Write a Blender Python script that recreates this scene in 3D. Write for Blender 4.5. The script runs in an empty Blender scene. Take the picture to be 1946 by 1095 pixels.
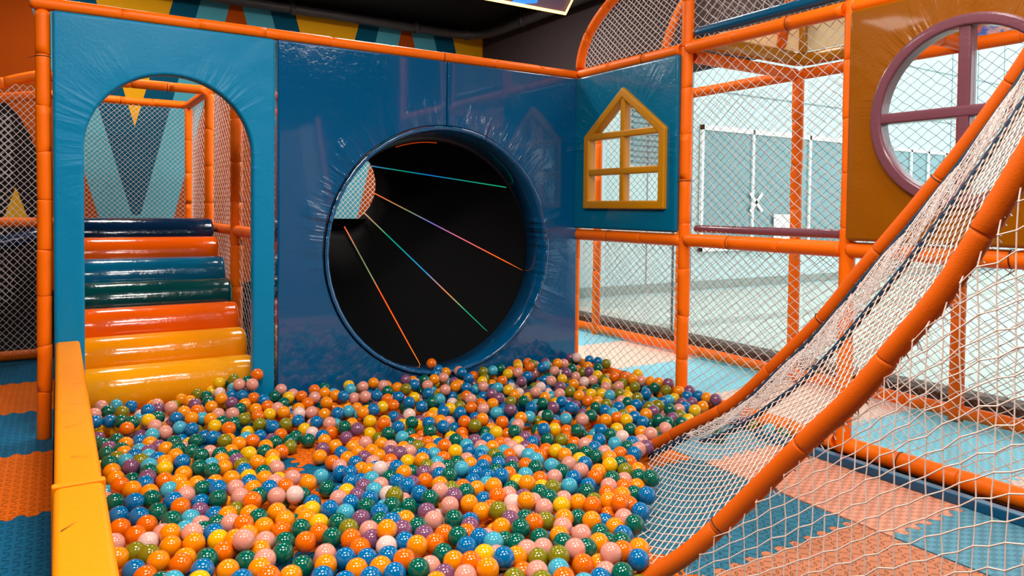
import bpy, bmesh, math, random
import numpy as np
from mathutils import Vector, Matrix
SC = bpy.context.scene
COL = SC.collection
PI = math.pi
# ------------------------------------------------------------------ camera
CX, CY, CZ, YAW, PITCH, ROLL, FPX, PPY = -3.5576, -4.69655, 1.29131, .56138, .02852, .01093, 1374.88, 436.70
Fv = Vector((math.sin(YAW)*math.cos(PITCH), math.cos(YAW)*math.cos(PITCH), -math.sin(PITCH)))
Rv = Vector((math.cos(YAW), -math.sin(YAW), 0)); Uv = Rv.cross(Fv)
R2 = Rv*math.cos(ROLL)+Uv*math.sin(ROLL); U2 = Uv*math.cos(ROLL)-Rv*math.sin(ROLL)
cd = bpy.data.cameras.new('camera'); cam = bpy.data.objects.new('camera', cd); COL.objects.link(cam)
m = Matrix((R2, U2, -Fv)).transposed().to_4x4(); m.translation = (CX, CY, CZ); cam.matrix_world = m
cd.sensor_width = 36; cd.lens = FPX/1946*36; cd.shift_y = -(547.5-PPY)/1946; cd.clip_start = .05; cd.clip_end = 200
SC.camera = cam
# ------------------------------------------------------------------ world, exposure, lamps
SC.view_settings.view_transform = 'Standard'; SC.view_settings.look = 'None'
SC.view_settings.exposure = 0.0; SC.view_settings.gamma = 1; SC.view_settings.use_curve_mapping = False
w = bpy.data.worlds.new('sky'); SC.world = w; w.use_nodes = True
bg = w.node_tree.nodes['Background']; bg.inputs[0].default_value = (.88, .97, 1, 1); bg.inputs[1].default_value = 3.3
LAMPS = [(-5.2, -3.2), (-2.9, -2.3), (-.9, -3.0), (-3.1, -4.4), (-.8, -4.5), (-1.2, 1.2), (-3.3, 2.7), (-5.6, .6), (-.4, 1.9), (.7, -.5)]  # last entry, above the corridor, is added fill with no known source
LAMP_W = [60, 70, 14, 130, 44, 56, 44, 4, 70, 20]
for (x, y), p in zip(LAMPS, LAMP_W):
    ld = bpy.data.lights.new('ceiling_lamp_light', 'AREA'); ld.shape = 'RECTANGLE'; ld.size = .9; ld.size_y = .5; ld.energy = p; ld.color = (1, .95, .9)
    lo = bpy.data.objects.new('ceiling_lamp_light', ld); lo.location = (x, y, 3.76); COL.objects.link(lo)

# ------------------------------------------------------------------ helpers
def srgb(r, g, b):
    f = lambda c: (c/255/12.92 if c/255 <= .04045 else ((c/255+.055)/1.055)**2.4)
    return (f(r), f(g), f(b), 1)
def tag(o, label=None, cat=None, group=None, kind=None):
    if label: o['label'] = label
    if cat: o['category'] = cat
    if group: o['group'] = group
    if kind: o['kind'] = kind
    return o
def mesh_obj(name, verts, faces, mat, parent=None, smooth=False, matidx=None, bevel=0, seg=2):
    me = bpy.data.meshes.new(name); me.from_pydata([tuple(v) for v in verts], [], faces); me.update()
    for mm in (mat if isinstance(mat, (list, tuple)) else [mat]): me.materials.append(mm)
    if matidx is not None: me.polygons.foreach_set('material_index', matidx)
    if smooth: me.polygons.foreach_set('use_smooth', [True]*len(me.polygons))
    o = bpy.data.objects.new(name, me); COL.objects.link(o)
    if parent: o.parent = parent
    if bevel:
        b = o.modifiers.new('b', 'BEVEL'); b.width = bevel; b.segments = seg; b.limit_method = 'ANGLE'; b.angle_limit = .6
        me.polygons.foreach_set('use_smooth', [True]*len(me.polygons))
        wn = o.modifiers.new('w', 'WEIGHTED_NORMAL'); wn.keep_sharp = False
    return o
def empty(name, loc=(0, 0, 0)):
    o = bpy.data.objects.new(name, None); o.location = loc; COL.objects.link(o); o.empty_display_size = .1
    return o
class MB:
    def __init__(s): s.v = []; s.f = []; s.m = []
    def add(s, v, f, mi=0):
        n = len(s.v); s.v += [tuple(p) for p in v]; s.f += [tuple(i+n for i in q) for q in f]; s.m += [mi]*len(f)
    def box(s, x0, y0, z0, x1, y1, z1, mi=0):
        v = [(x, y, z) for z in (z0, z1) for y in (y0, y1) for x in (x0, x1)]
        s.add(v, [(0, 2, 3, 1), (4, 5, 7, 6), (0, 1, 5, 4), (2, 6, 7, 3), (0, 4, 6, 2), (1, 3, 7, 5)], mi)
    def prism(s, poly, axis, a0, a1, mi=0):
        def P(u, w_, a): return (u, a, w_) if axis == 'y' else ((a, u, w_) if axis == 'x' else (u, w_, a))
        n = len(poly); v = [P(u, q, a0) for u, q in poly]+[P(u, q, a1) for u, q in poly]
        s.add(v, [tuple(range(n))[::-1], tuple(range(n, 2*n))]+[(i, (i+1) % n, n+(i+1) % n, n+i) for i in range(n)], mi)
    def tube(s, pts, r, n=10, mi=0, cap=True):
        v, f = tube_geo(pts, r, n, cap); s.add(v, f, mi)
    def build(s, name, mat, parent=None, **k): return mesh_obj(name, s.v, s.f, mat, parent, matidx=s.m, **k)
def tube_geo(pts, r, n=10, cap=True):
    pts = [Vector(p) for p in pts]; N = len(pts)
    rs = r if isinstance(r, (list, tuple)) else [r]*N
    t0 = (pts[1]-pts[0]).normalized(); up = Vector((0, 0, 1)) if abs(t0.z) < .9 else Vector((1, 0, 0))
    a = t0.cross(up).normalized(); v = []
    for i, p in enumerate(pts):
        t = (pts[min(i+1, N-1)]-pts[max(i-1, 0)]).normalized()
        a = (a-t*a.dot(t)).normalized(); b = t.cross(a)
        for k in range(n):
            an = 2*PI*k/n; v.append(p+(a*math.cos(an)+b*math.sin(an))*rs[i])
    f = [(i*n+k, i*n+(k+1) % n, (i+1)*n+(k+1) % n, (i+1)*n+k) for i in range(N-1) for k in range(n)]
    if cap: f += [tuple(range(n))[::-1], tuple(range((N-1)*n, N*n))]
    return v, f
def arclen(pts):
    L = [0]
    for a, b in zip(pts[:-1], pts[1:]): L.append(L[-1]+(Vector(b)-Vector(a)).length)
    return L
def sample(pts, L, d):
    d = max(0, min(L[-1], d))
    for i in range(len(pts)-1):
        if d <= L[i+1]+1e-9:
            t = (d-L[i])/max(L[i+1]-L[i], 1e-9); return Vector(pts[i]).lerp(Vector(pts[i+1]), t)
    return Vector(pts[-1])
def catmull(P, k=8):
    P = [Vector(p) for p in P]; out = []
    for i in range(len(P)-1):
        p0, p1, p2, p3 = P[max(i-1, 0)], P[i], P[i+1], P[min(i+2, len(P)-1)]
        for j in range(k):
            t = j/k
            out.append(.5*((2*p1)+(p2-p0)*t+(2*p0-5*p1+4*p2-p3)*t*t+(3*p1-p0-3*p2+p3)*t**3))
    return out+[P[-1]]
rnd = random.Random(7)
def padded(name, pts, label, cat, r=.04, step=.31, mat=None, ties=1, group=None, wob=.002):
    """foam-sleeved pipe: sleeves with pinched joints between them, and plastic ties as parts"""
    mat = mat or M['pad']
    L = arclen(pts); tot = L[-1]; n = max(1, round(tot/step)); cuts = [0]
    for i in range(1, n): cuts.append(tot*i/n+rnd.uniform(-.05, .05)*step)
    cuts.append(tot); P = []; R = []
    for i in range(n):
        a, b = cuts[i], cuts[i+1]; rr = r*(1+rnd.uniform(-.02, .03)); m_ = max(2, int((b-a)/.05))
        off = Vector((rnd.uniform(-wob, wob), rnd.uniform(-wob, wob), rnd.uniform(-wob, wob)))
        if i == 0: P.append(sample(pts, L, a)); R.append(rr*.9)
        for k, q in [(0, .955), (0, 1)]:
            P.append(sample(pts, L, a+(.0025 if q < 1 else .009))+off); R.append(rr*q)
        for k in range(1, m_): P.append(sample(pts, L, a+(b-a)*k/m_)+off); R.append(rr*(1+rnd.uniform(-.008, .008)))
        for q in (1, .955): P.append(sample(pts, L, b-(.0025 if q < 1 else .009))+off); R.append(rr*q)
        if i < n-1: P.append(sample(pts, L, b)); R.append(r*.86)
        else: P.append(sample(pts, L, b)); R.append(rr*.9)
    v, f = tube_geo(P, R, 18)
    o = mesh_obj(name, v, f, mat, smooth=True)
    tag(o, label, cat, group)
    for k in range(ties):
        if n < 2: break
        d = cuts[rnd.randrange(1, n)]+rnd.uniform(-.02, .02)
        c = sample(pts, L, d); t = (sample(pts, L, d+.01)-sample(pts, L, d-.01)).normalized()
        up = Vector((0, 0, 1)) if abs(t.z) < .9 else Vector((1, 0, 0)); a = t.cross(up).normalized(); b = t.cross(a)
        ring = [c+(a*math.cos(q)+b*math.sin(q))*(r*1.03) for q in [2*PI*j/18 for j in range(19)]]
        mb = MB(); mb.tube(ring, .0022, 5, cap=False); mb.tube([ring[4], ring[4]+(ring[4]-c).normalized()*.03-t*.01], .0014, 4)
        mb.build('cable_tie', M['tie'], o, smooth=True)
    return o
def segs_mesh(name, A, B, r, mat, parent=None, knots=None, kr=0):
    """many short square-section cords as one mesh"""
    A = np.asarray(A, float); B = np.asarray(B, float); n = len(A)
    d = B-A; L = np.linalg.norm(d, axis=1, keepdims=True); L[L < 1e-9] = 1e-9; t = d/L
    ref = np.tile(np.array([.31, .52, .79]), (n, 1)); a = np.cross(t, ref); a /= np.linalg.norm(a, axis=1, keepdims=True); b = np.cross(t, a)
    V = np.empty((n, 8, 3))
    for k, (ca, cb) in enumerate(((1, 0), (0, 1), (-1, 0), (0, -1))):
        o = (a*ca+b*cb)*r; V[:, k] = A+o; V[:, k+4] = B+o
    base = (np.arange(n)*8)[:, None]
    F = np.concatenate([base+np.array([[k, (k+1) % 4, (k+1) % 4+4, k+4]]) for k in range(4)], axis=0)
    V = V.reshape(-1, 3)
    if knots is not None and len(knots):
        K = np.asarray(knots, float); o8 = np.array([(1, 0, 0), (-1, 0, 0), (0, 1, 0), (0, -1, 0), (0, 0, 1), (0, 0, -1)])*kr
        KV = (K[:, None, :]+o8[None]).reshape(-1, 3); kb = (np.arange(len(K))*6+len(V))[:, None]
        tri = [(0, 2, 4), (2, 1, 4), (1, 3, 4), (3, 0, 4), (2, 0, 5), (1, 2, 5), (3, 1, 5), (0, 3, 5)]
        T = np.concatenate([kb+np.array([q]) for q in tri], axis=0)
        faces = F.tolist()+T.tolist(); V = np.concatenate([V, KV])
    else: faces = F.tolist()
    me = bpy.data.meshes.new(name); me.from_pydata(V.tolist(), [], faces); me.update(); me.materials.append(mat)
    me.polygons.foreach_set('use_smooth', [True]*len(me.polygons))
    ob = bpy.data.objects.new(name, me); COL.objects.link(ob)
    if parent: ob.parent = parent
    return ob
def net(name, Pf, nu, nv, label, r=.0023, jit=.12, seed=1, keep=None, mat=None, cat='net', parent=None, knot=0, group=None):
    rg = np.random.default_rng(seed); N = {}
    for i in range(2*nu+1):
        for j in range(2*nv+1):
            if (i+j) % 2: continue
            ju = rg.uniform(-jit, jit) if 0 < i < 2*nu else 0; jv = rg.uniform(-jit, jit) if 0 < j < 2*nv else 0
            u = (i+ju)/(2*nu); v = (j+jv)/(2*nv)
            if keep and not keep(u, v): continue
            N[i, j] = Pf(u, v)
    A = []; B = []
    for (i, j), p in N.items():
        for dj in (1, -1):
            q = N.get((i+1, j+dj))
            if q is not None: A.append(p); B.append(q)
    o = segs_mesh(name, A, B, r, mat or M['cord'], parent, list(N.values()) if knot else None, knot)
    if label: tag(o, label, cat, group)
    return o

# ------------------------------------------------------------------ materials
M = {}
def shade(key, rgb):
    f = 1.0
    if key.startswith('ball_'): f = {'O': .8, 'Y': .76, 'R': .76, 'P': .64, 'W': .74, 'B': .7, 'C': .66}.get(key[-1], .58)
    elif key.startswith('roll_'): f = .85
    elif key in ('arch_vinyl',): f = .74
    elif key in ('tunnel_vinyl', 'window_vinyl', 'mustard_vinyl', 'yellow_frame', 'mauve_vinyl', 'blue_pad'): f = .72
    elif key in ('mat_orange', 'mat_blue'): f = .9
    elif key in ('mat_salmon', 'mat_steel', 'mat_coral', 'mat_slate'): f = .8
    elif key.startswith('m_'): f = .72
    elif key in ('barrier_vinyl', 'rail_pad'): f = .72
    if key == 'mustard_vinyl': f = .46
    c = srgb(*rgb); return tuple(q*f for q in c[:3])+(1,)
def nodes(name):
    mt = bpy.data.materials.new(name); mt.use_nodes = True; nt = mt.node_tree
    return mt, nt, nt.nodes['Principled BSDF']
def mth(nt, op, a, b=None, c=None):
    n = nt.nodes.new('ShaderNodeMath'); n.operation = op
    for i, q in enumerate((a, b, c)):
        if q is None: continue
        if isinstance(q, (int, float)): n.inputs[i].default_value = q
        else: nt.links.new(q, n.inputs[i])
    return n.outputs[0]
def coords(nt): return nt.nodes.new('ShaderNodeTexCoord').outputs['Object']
def noise(nt, vec, scale, detail=3, dist=0, stretch=None):
    if stretch:
        mp = nt.nodes.new('ShaderNodeMapping'); mp.inputs['Scale'].default_value = stretch; nt.links.new(vec, mp.inputs[0]); vec = mp.outputs[0]
    n = nt.nodes.new('ShaderNodeTexNoise'); n.inputs['Scale'].default_value = scale; n.inputs['Detail'].default_value = detail
    n.inputs['Distortion'].default_value = dist; nt.links.new(vec, n.inputs['Vector']); return n.outputs['Fac']
def bump(nt, bs, h, strength, dist=.01):
    b = nt.nodes.new('ShaderNodeBump'); b.inputs['Strength'].default_value = strength; b.inputs['Distance'].default_value = dist
    nt.links.new(h, b.inputs['Height']); nt.links.new(b.outputs[0], bs.inputs['Normal'])
def simple(key, rgb, rough=.5, spec=.5, coat=0, metal=0, bumps=None, vary=0, stretch=None):
    mt, nt, bs = nodes(key); c = shade(key, rgb)
    bs.inputs['Base Color'].default_value = c; bs.inputs['Roughness'].default_value = rough
    bs.inputs['Specular IOR Level'].default_value = spec; bs.inputs['Coat Weight'].default_value = coat; bs.inputs['Coat Roughness'].default_value = .06
    bs.inputs['Metallic'].default_value = metal
    if bumps: bump(nt, bs, noise(nt, coords(nt), bumps[0], 4, 0, stretch), bumps[1], bumps[2] if len(bumps) > 2 else .01)
    if vary:
        f = noise(nt, coords(nt), 6, 4); mx = nt.nodes.new('ShaderNodeMix'); mx.data_type = 'RGBA'
        mx.inputs[6].default_value = c; mx.inputs[7].default_value = tuple(q*(1-vary) for q in c[:3])+(1,)
        nt.links.new(f, mx.inputs[0]); nt.links.new(mx.outputs[2], bs.inputs['Base Color'])
    M[key] = mt; return mt
def vinyl(key, rgb, center=None, axis='xz', R=.9, rough=.2, wr=.6, ang=11, big=.5, coat=.35, ior=1.5, spec=.35):
    """glossy vinyl over foam: soft dents everywhere and radial gathers around an opening"""
    mt, nt, bs = nodes(key); co = coords(nt)
    bs.inputs['Base Color'].default_value = shade(key, rgb); bs.inputs['Roughness'].default_value = rough; bs.inputs['Specular IOR Level'].default_value = spec
    bs.inputs['Coat Weight'].default_value = coat; bs.inputs['Coat IOR'].default_value = ior; bs.inputs['Coat Roughness'].default_value = .05
    h = mth(nt, 'MULTIPLY', noise(nt, co, 2.2, 2, .6), big)
    h = mth(nt, 'ADD', h, mth(nt, 'MULTIPLY', noise(nt, co, 26, 3, 1.2), .05))
    if center:
        sp = nt.nodes.new('ShaderNodeSeparateXYZ'); nt.links.new(co, sp.inputs[0])
        a = sp.outputs[0 if axis[0] == 'x' else 1]; z = sp.outputs[2]
        dx = mth(nt, 'SUBTRACT', a, center[0]); dz = mth(nt, 'SUBTRACT', z, center[1])
        rr = mth(nt, 'SQRT', mth(nt, 'ADD', mth(nt, 'MULTIPLY', dx, dx), mth(nt, 'MULTIPLY', dz, dz)))
        nx = mth(nt, 'DIVIDE', dx, rr); nz = mth(nt, 'DIVIDE', dz, rr)
        cb = nt.nodes.new('ShaderNodeCombineXYZ')
        nt.links.new(mth(nt, 'MULTIPLY', nx, ang), cb.inputs[0]); nt.links.new(mth(nt, 'MULTIPLY', nz, ang), cb.inputs[1])
        nt.links.new(mth(nt, 'MULTIPLY', rr, 2.0), cb.inputs[2])
        g = noise(nt, cb.outputs[0], 1.0, 3, .3)
        g = mth(nt, 'POWER', g, 2.2)
        edge = nt.nodes.new('ShaderNodeMapRange'); edge.inputs[1].default_value = R; edge.inputs[2].default_value = R+.3
        edge.inputs[3].default_value = 1; edge.inputs[4].default_value = 0; edge.interpolation_type = 'SMOOTHSTEP'; nt.links.new(rr, edge.inputs[0])
        patch = nt.nodes.new('ShaderNodeMapRange'); patch.inputs[1].default_value = .42; patch.inputs[2].default_value = .62
        nt.links.new(noise(nt, co, 1.9, 1), patch.inputs[0])
        k = mth(nt, 'MULTIPLY', edge.outputs[0], patch.outputs[0])
        h = mth(nt, 'ADD', h, mth(nt, 'MULTIPLY', mth(nt, 'MULTIPLY', g, k), wr*2.2))
    bump(nt, bs, h, .8, .035)
    M[key] = mt; return mt
def matcol(key, rgb, pat='diamond', dk=.7):
    mt, nt, bs = nodes(key); co = coords(nt); bs.inputs['Roughness'].default_value = .62; bs.inputs['Specular IOR Level'].default_value = .18
    c = shade(key, rgb); mx = nt.nodes.new('ShaderNodeMix'); mx.data_type = 'RGBA'; mx.inputs[6].default_value = c; mx.inputs[7].default_value = tuple(q*dk for q in c[:3])+(1,)
    nt.links.new(mx.outputs[2], bs.inputs['Base Color'])
    if pat == 'diamond':
        mp = nt.nodes.new('ShaderNodeMapping'); nt.links.new(co, mp.inputs[0])
        mp.inputs['Rotation'].default_value = (0, 0, .12); mp.inputs['Scale'].default_value = (26, 44, 1)
        ck = nt.nodes.new('ShaderNodeTexChecker'); ck.inputs['Scale'].default_value = 1; nt.links.new(mp.outputs[0], ck.inputs[0]); h = ck.outputs['Fac']
        nt.links.new(h, mx.inputs[0]); bump(nt, bs, h, .6, .004)
    else:
        # embossed checker plate: short ribs whose direction alternates from cell to cell
        sp = nt.nodes.new('ShaderNodeSeparateXYZ'); nt.links.new(co, sp.inputs[0]); X, Y = sp.outputs[0], sp.outputs[1]
        p = .034
        cx_ = mth(nt, 'FLOOR', mth(nt, 'DIVIDE', X, p)); cy_ = mth(nt, 'FLOOR', mth(nt, 'DIVIDE', Y, p))
        par = mth(nt, 'ABSOLUTE', mth(nt, 'MODULO', mth(nt, 'ADD', cx_, cy_), 2))
        fx = mth(nt, 'SUBTRACT', mth(nt, 'FRACT', mth(nt, 'DIVIDE', X, p)), .5); fy = mth(nt, 'SUBTRACT', mth(nt, 'FRACT', mth(nt, 'DIVIDE', Y, p)), .5)
        a = mth(nt, 'MULTIPLY', mth(nt, 'ADD', fx, fy), .7); b = mth(nt, 'MULTIPLY', mth(nt, 'SUBTRACT', fx, fy), .7)
        mix = lambda u, v: mth(nt, 'ADD', mth(nt, 'MULTIPLY', u, par), mth(nt, 'MULTIPLY', v, mth(nt, 'SUBTRACT', 1, par)))
        lo_, sh_ = mix(a, b), mix(b, a)
        d = mth(nt, 'SQRT', mth(nt, 'ADD', mth(nt, 'POWER', mth(nt, 'DIVIDE', mth(nt, 'ABSOLUTE', lo_), .44), 2), mth(nt, 'POWER', mth(nt, 'DIVIDE', mth(nt, 'ABSOLUTE', sh_), .15), 2)))
        mr = nt.nodes.new('ShaderNodeMapRange'); mr.interpolation_type = 'SMOOTHSTEP'; mr.inputs[1].default_value = .55; mr.inputs[2].default_value = 1.15; mr.inputs[3].default_value = 1; mr.inputs[4].default_value = 0
        nt.links.new(d, mr.inputs[0]); h = mr.outputs[0]
        nt.links.new(mth(nt, 'MULTIPLY', h, .0), mx.inputs[0]); nt.links.new(noise(nt, co, 5, 3), mx.inputs[0])
        bump(nt, bs, h, 1.0, .012)
    M[key] = mt; return mt
simple('pad', (255, 112, 0), .42, .22, bumps=(60, .12, .004), vary=.12)
simple('rail_pad', (244, 104, 0), .55, .18, bumps=(220, .3, .003), vary=.1)
simple('tie', (30, 25, 22), .5)
simple('cord', (216, 202, 196), .8, .2); simple('cord_grey', (118, 104, 100), .8, .2); simple('cord_pale', (230, 204, 190), .8, .2)
simple('black', (6, 6, 7), .8, .12, bumps=(8, .2))
simple('black_gloss', (14, 14, 16), .28, .5, bumps=(5, .25))
simple('wall_dark', (62, 52, 54), .8, .2, vary=.15)
simple('ceiling', (13, 12, 13), .85, .2)
simple('pipe', (60, 56, 56), .5, .4, vary=.5)
vinyl('arch_vinyl', (0, 142, 192), (-2.98, 1.6), 'xz', .45, .4, .42, 9, .5, coat=.06, spec=.2)
vinyl('tunnel_vinyl', (0, 92, 146), (-1.19, .985), 'xz', .895, .12, .95, 13, .35, coat=.6, ior=1.75)
vinyl('window_vinyl', (0, 118, 158), (-.63, 1.75), 'yz', .45, .22, .25, 9, .4)
vinyl('mustard_vinyl', (206, 116, 0), (-3.0, 1.76), 'yz', .44, .25, .45, 10, .45)
vinyl('barrier_vinyl', (255, 148, 0), None, rough=.5, big=.15, coat=.0, spec=.15)
vinyl('yellow_frame', (222, 148, 6), None, rough=.3, big=.3, coat=.2)
vinyl('mauve_vinyl', (136, 80, 92), None, rough=.25, big=.3)
vinyl('blue_pad', (0, 92, 134), None, rough=.3, big=.3)
for k, c in (('navy', (4, 34, 64)), ('orange', (244, 92, 0)), ('teal', (0, 92, 126)), ('green', (0, 62, 62)), ('amber', (250, 148, 0)), ('yellow', (250, 162, 10))):
    vinyl('roll_'+k, c, None, rough=.16, big=.55)
matcol('mat_orange', (246, 112, 4), 'plate'); matcol('mat_blue', (0, 104, 144), 'plate')
matcol('mat_salmon', (236, 146, 104), 'plate'); matcol('mat_steel', (56, 134, 162), 'plate')  # orange and blue mats in paler tones, daylight from the glass painted in
matcol('mat_coral', (250, 166, 134)); matcol('mat_slate', (104, 164, 186))  # strip by the right wall, daylight mixed into its colours too
matcol('mat_pink', (255, 222, 204), dk=.85); matcol('mat_sky', (140, 228, 250), dk=.82)  # corridor mats paled to pink and sky-blue, strong daylight put into the colour
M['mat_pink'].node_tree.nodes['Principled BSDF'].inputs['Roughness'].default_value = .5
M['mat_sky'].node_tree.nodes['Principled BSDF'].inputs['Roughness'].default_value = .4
for k, c in (('m_orange', (184, 74, 0)), ('m_yellow', (250, 178, 20)), ('m_teal', (0, 84, 112)), ('m_blue', (84, 172, 190)), ('m_black', (26, 22, 26))): simple(k, c, .75, .08, vary=.08)
simple('strap', (4, 44, 70), .6)
simple('rope_teal', (0, 110, 130), .6)
simple('white_wall', (180, 191, 190), .7, .3)
simple('joint', (120, 134, 136), .8)
simple('shop_glass', (92, 126, 130), .12, .6)
simple('white_metal', (240, 242, 240), .4)
simple('ground', (184, 184, 176), .8, .2, vary=.08)
simple('sill', (104, 78, 64), .7, .3, vary=.45)
simple('cream', (255, 236, 200), .8, .2, vary=.06)
_c = M['cream'].node_tree; _tl = _c.nodes.new('ShaderNodeBsdfTranslucent'); _tl.inputs[0].default_value = srgb(255, 240, 210); _mx = _c.nodes.new('ShaderNodeMixShader'); _mx.inputs[0].default_value = .6
_c.links.new(_c.nodes['Principled BSDF'].outputs[0], _mx.inputs[1]); _c.links.new(_tl.outputs[0], _mx.inputs[2]); _c.links.new(_mx.outputs[0], _c.nodes['Material Output'].inputs[0])
simple('pebble', (150, 156, 150), .8, .2, vary=.3)
mt, nt, bs = nodes('glass')
for n in list(nt.nodes):
    if n.type != 'OUTPUT_MATERIAL': nt.nodes.remove(n)
tr = nt.nodes.new('ShaderNodeBsdfTransparent'); tr.inputs[0].default_value = (.93, .98, .97, 1); gl = nt.nodes.new('ShaderNodeBsdfGlossy'); gl.inputs['Roughness'].default_value = .02
mx = nt.nodes.new('ShaderNodeMixShader'); fr = nt.nodes.new('ShaderNodeFresnel'); fr.inputs[0].default_value = 1.25
nt.links.new(fr.outputs[0], mx.inputs[0]); nt.links.new(tr.outputs[0], mx.inputs[1]); nt.links.new(gl.outputs[0], mx.inputs[2])
nt.links.new(mx.outputs[0], nt.nodes['Material Output'].inputs[0]); M['glass'] = mt
def emit(key, rgb, s, ramp=None):
    mt, nt, bs = nodes(key); bs.inputs['Base Color'].default_value = srgb(*rgb); bs.inputs['Emission Color'].default_value = srgb(*rgb); bs.inputs['Emission Strength'].default_value = s
    if ramp:
        cr = nt.nodes.new('ShaderNodeValToRGB'); e = cr.color_ramp.elements
        while len(e) > 1: e.remove(e[-1])
        e[0].position = 0; e[0].color = srgb(*ramp[0][1])
        for p, c in ramp[1:]: q = e.new(p); q.color = srgb(*c)
        sp = nt.nodes.new('ShaderNodeSeparateXYZ'); nt.links.new(coords(nt), sp.inputs[0])
        mr = nt.nodes.new('ShaderNodeMapRange'); mr.inputs[1].default_value = .3; mr.inputs[2].default_value = 1.2; nt.links.new(sp.outputs[1], mr.inputs[0])
        nt.links.new(mr.outputs[0], cr.inputs[0]); nt.links.new(cr.outputs[0], bs.inputs['Emission Color'])
    M[key] = mt; return mt
emit('lamp', (255, 246, 230), 9)
emit('neon', (255, 190, 90), 7); emit('sign_blue', (20, 110, 255), 1.4); emit('sign_green', (0, 190, 140), 1.2); emit('sign_amber', (255, 150, 10), 1.1); emit('sign_back', (70, 50, 70), .5)
GR, BL, OR, YE = (0, 150, 105), (20, 110, 200), (240, 84, 10), (200, 150, 30)
emit('tape_a', GR, 1, [(0, GR), (.35, (20, 130, 120)), (.55, BL), (.75, GR), (1, (60, 120, 200))])
emit('tape_b', OR, 1, [(0, (230, 120, 30)), (.2, OR), (.45, (150, 90, 140)), (.6, BL), (.75, (60, 150, 100)), (1, OR)])
emit('tape_c', GR, 1, [(0, (0, 140, 110)), (.2, GR), (.35, OR), (.5, BL), (.8, GR), (1, (230, 110, 80))])
emit('tape_d', OR, 1, [(0, YE), (.15, OR), (.5, (220, 70, 10)), (.6, GR), (.8, (0, 120, 90)), (1, OR)])
emit('tape_f', OR, .35, [(0, OR), (1, OR)])
emit('tape_e', BL, 1, [(0, (0, 150, 110)), (.5, (0, 120, 150)), (1, BL)])
BALL = {'O': ('orange', (255, 144, 0)), 'R': ('red-orange', (250, 112, 0)), 'Y': ('yellow', (255, 190, 0)), 'B': ('blue', (0, 116, 180)), 'C': ('sky-blue', (72, 186, 212)),
        'G': ('dark green', (0, 112, 88)), 'L': ('olive', (156, 146, 20)), 'P': ('pink', (255, 170, 148)), 'W': ('off-white', (250, 208, 196)), 'M': ('mauve', (152, 92, 128))}
for k, (nm, c) in BALL.items():
    mt = simple('ball_'+k, c, .1, .6, coat=.1, bumps=(22, .12, .01)); mt.node_tree.nodes['Principled BSDF'].inputs['Subsurface Weight'].default_value = 0

# ------------------------------------------------------------------ room shell
def structure(name, mb, mat, **k): o = mb.build(name, mat, **k); o['kind'] = 'structure'; return o
mb = MB(); mb.box(-8, -8, -.06, 1.42, 4.2, -.016); structure('floor', mb, M['black'])
mb = MB(); mb.box(-8, -8, 3.78, 1.62, 4.3, 3.88); structure('ceiling', mb, M['ceiling'])
mb = MB(); mb.box(-8.1, -8, -.06, -8, 4.3, 3.85); structure('wall_left', mb, M['wall_dark'])
mb = MB(); mb.box(-8, -8.1, -.06, 1.62, -8, 3.85); structure('wall_behind', mb, M['wall_dark'])
# back wall with its painted pattern of nested V shapes (paint in thin layers on the plaster)
mb = MB(); YB = 4.15
mb.box(-8, YB, -.06, 1.62, YB+.12, 3.8, 4)
def paint(poly, layer, mi):
    y = YB-.0015*layer; n = len(poly)
    xs = [p[0] for p in poly]
    q = [(min(max(x, -8), 1.5), z) for x, z in poly]
    mb.add([(x, y, z) for x, z in q], [tuple(range(n))], mi)
ZT = 3.70
paint([(-6.5, .4), (1.5, .4), (1.5, ZT), (-6.5, ZT)], 1, 0)
for k in (-1, 0, 1, 2):
    x0 = -2.84+2.13*k
    if k < 2 or True:
        # light V, dark V inside it, yellow wedge inside that
        L_, D_ = [(-1.04, ZT), (1.0, ZT), (.39, 1.18), (.30, .82), (-.28, .82), (-.35, 1.18)], [(-.72, ZT), (.69, ZT), (.05, 1.18), (-.03, 1.18)]
        Y_ = [(-.43, ZT), (.42, ZT), (0, 2.14)]
        if k == 2: L_, D_, Y_ = [(-1.04, ZT), (.06, ZT), (.06, 1.18), (-.35, 1.18)], [(-.72, ZT), (.06, ZT), (.06, 1.18), (-.03, 1.18)], [(-.43, ZT), (.06, ZT), (.06, 2.2), (0, 2.14)]
        for po, la, mi in ((L_, 2, 3), (D_, 3, 2), (Y_, 4, 1)):
            paint([(x0+a, z) for a, z in po], la, mi)
# dark arch with a yellow triangle on the left part
arc = [(-4.76+1.08*math.cos(a), 1.3+1.35*math.copysign(abs(math.sin(a))**.8, math.sin(a))) for a in [PI*i/20 for i in range(21)]]
paint([(-3.75, .4)]+arc+[(-5.75, .4)], 5, 4); paint([(-4.02, 1.12), (-3.80, 1.12), (-3.91, 1.46)], 6, 1)
structure('wall_back', mb, [M['m_orange'], M['m_yellow'], M['m_teal'], M['m_blue'], M['m_black']])
# right side: black fascia over the glazing, stone sill, glass
mb = MB(); mb.box(1.5, -8, 2.62, 1.62, 4.2, 3.8); structure('wall_right', mb, M['wall_dark'])
mb = MB(); mb.box(1.42, -8, -.06, 1.68, 4.2, .10); structure('trim_1', mb, M['sill'], bevel=.008)
for i, (a, b) in enumerate([(4.15, 2.3), (2.3, .45), (.45, -1.4), (-1.4, -3.25), (-3.25, -5.1), (-5.1, -8)]):
    mb = MB(); mb.box(1.535, b+.006, .10, 1.547, a-.006, 2.62)
    g = mb.build('window_%d' % (i+1), M['glass']); g['kind'] = 'structure'
    mb = MB(); mb.box(1.53, b-.006, .10, 1.552, b+.006, 2.62); mb.build('window_frame', M['joint'], g)
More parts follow.
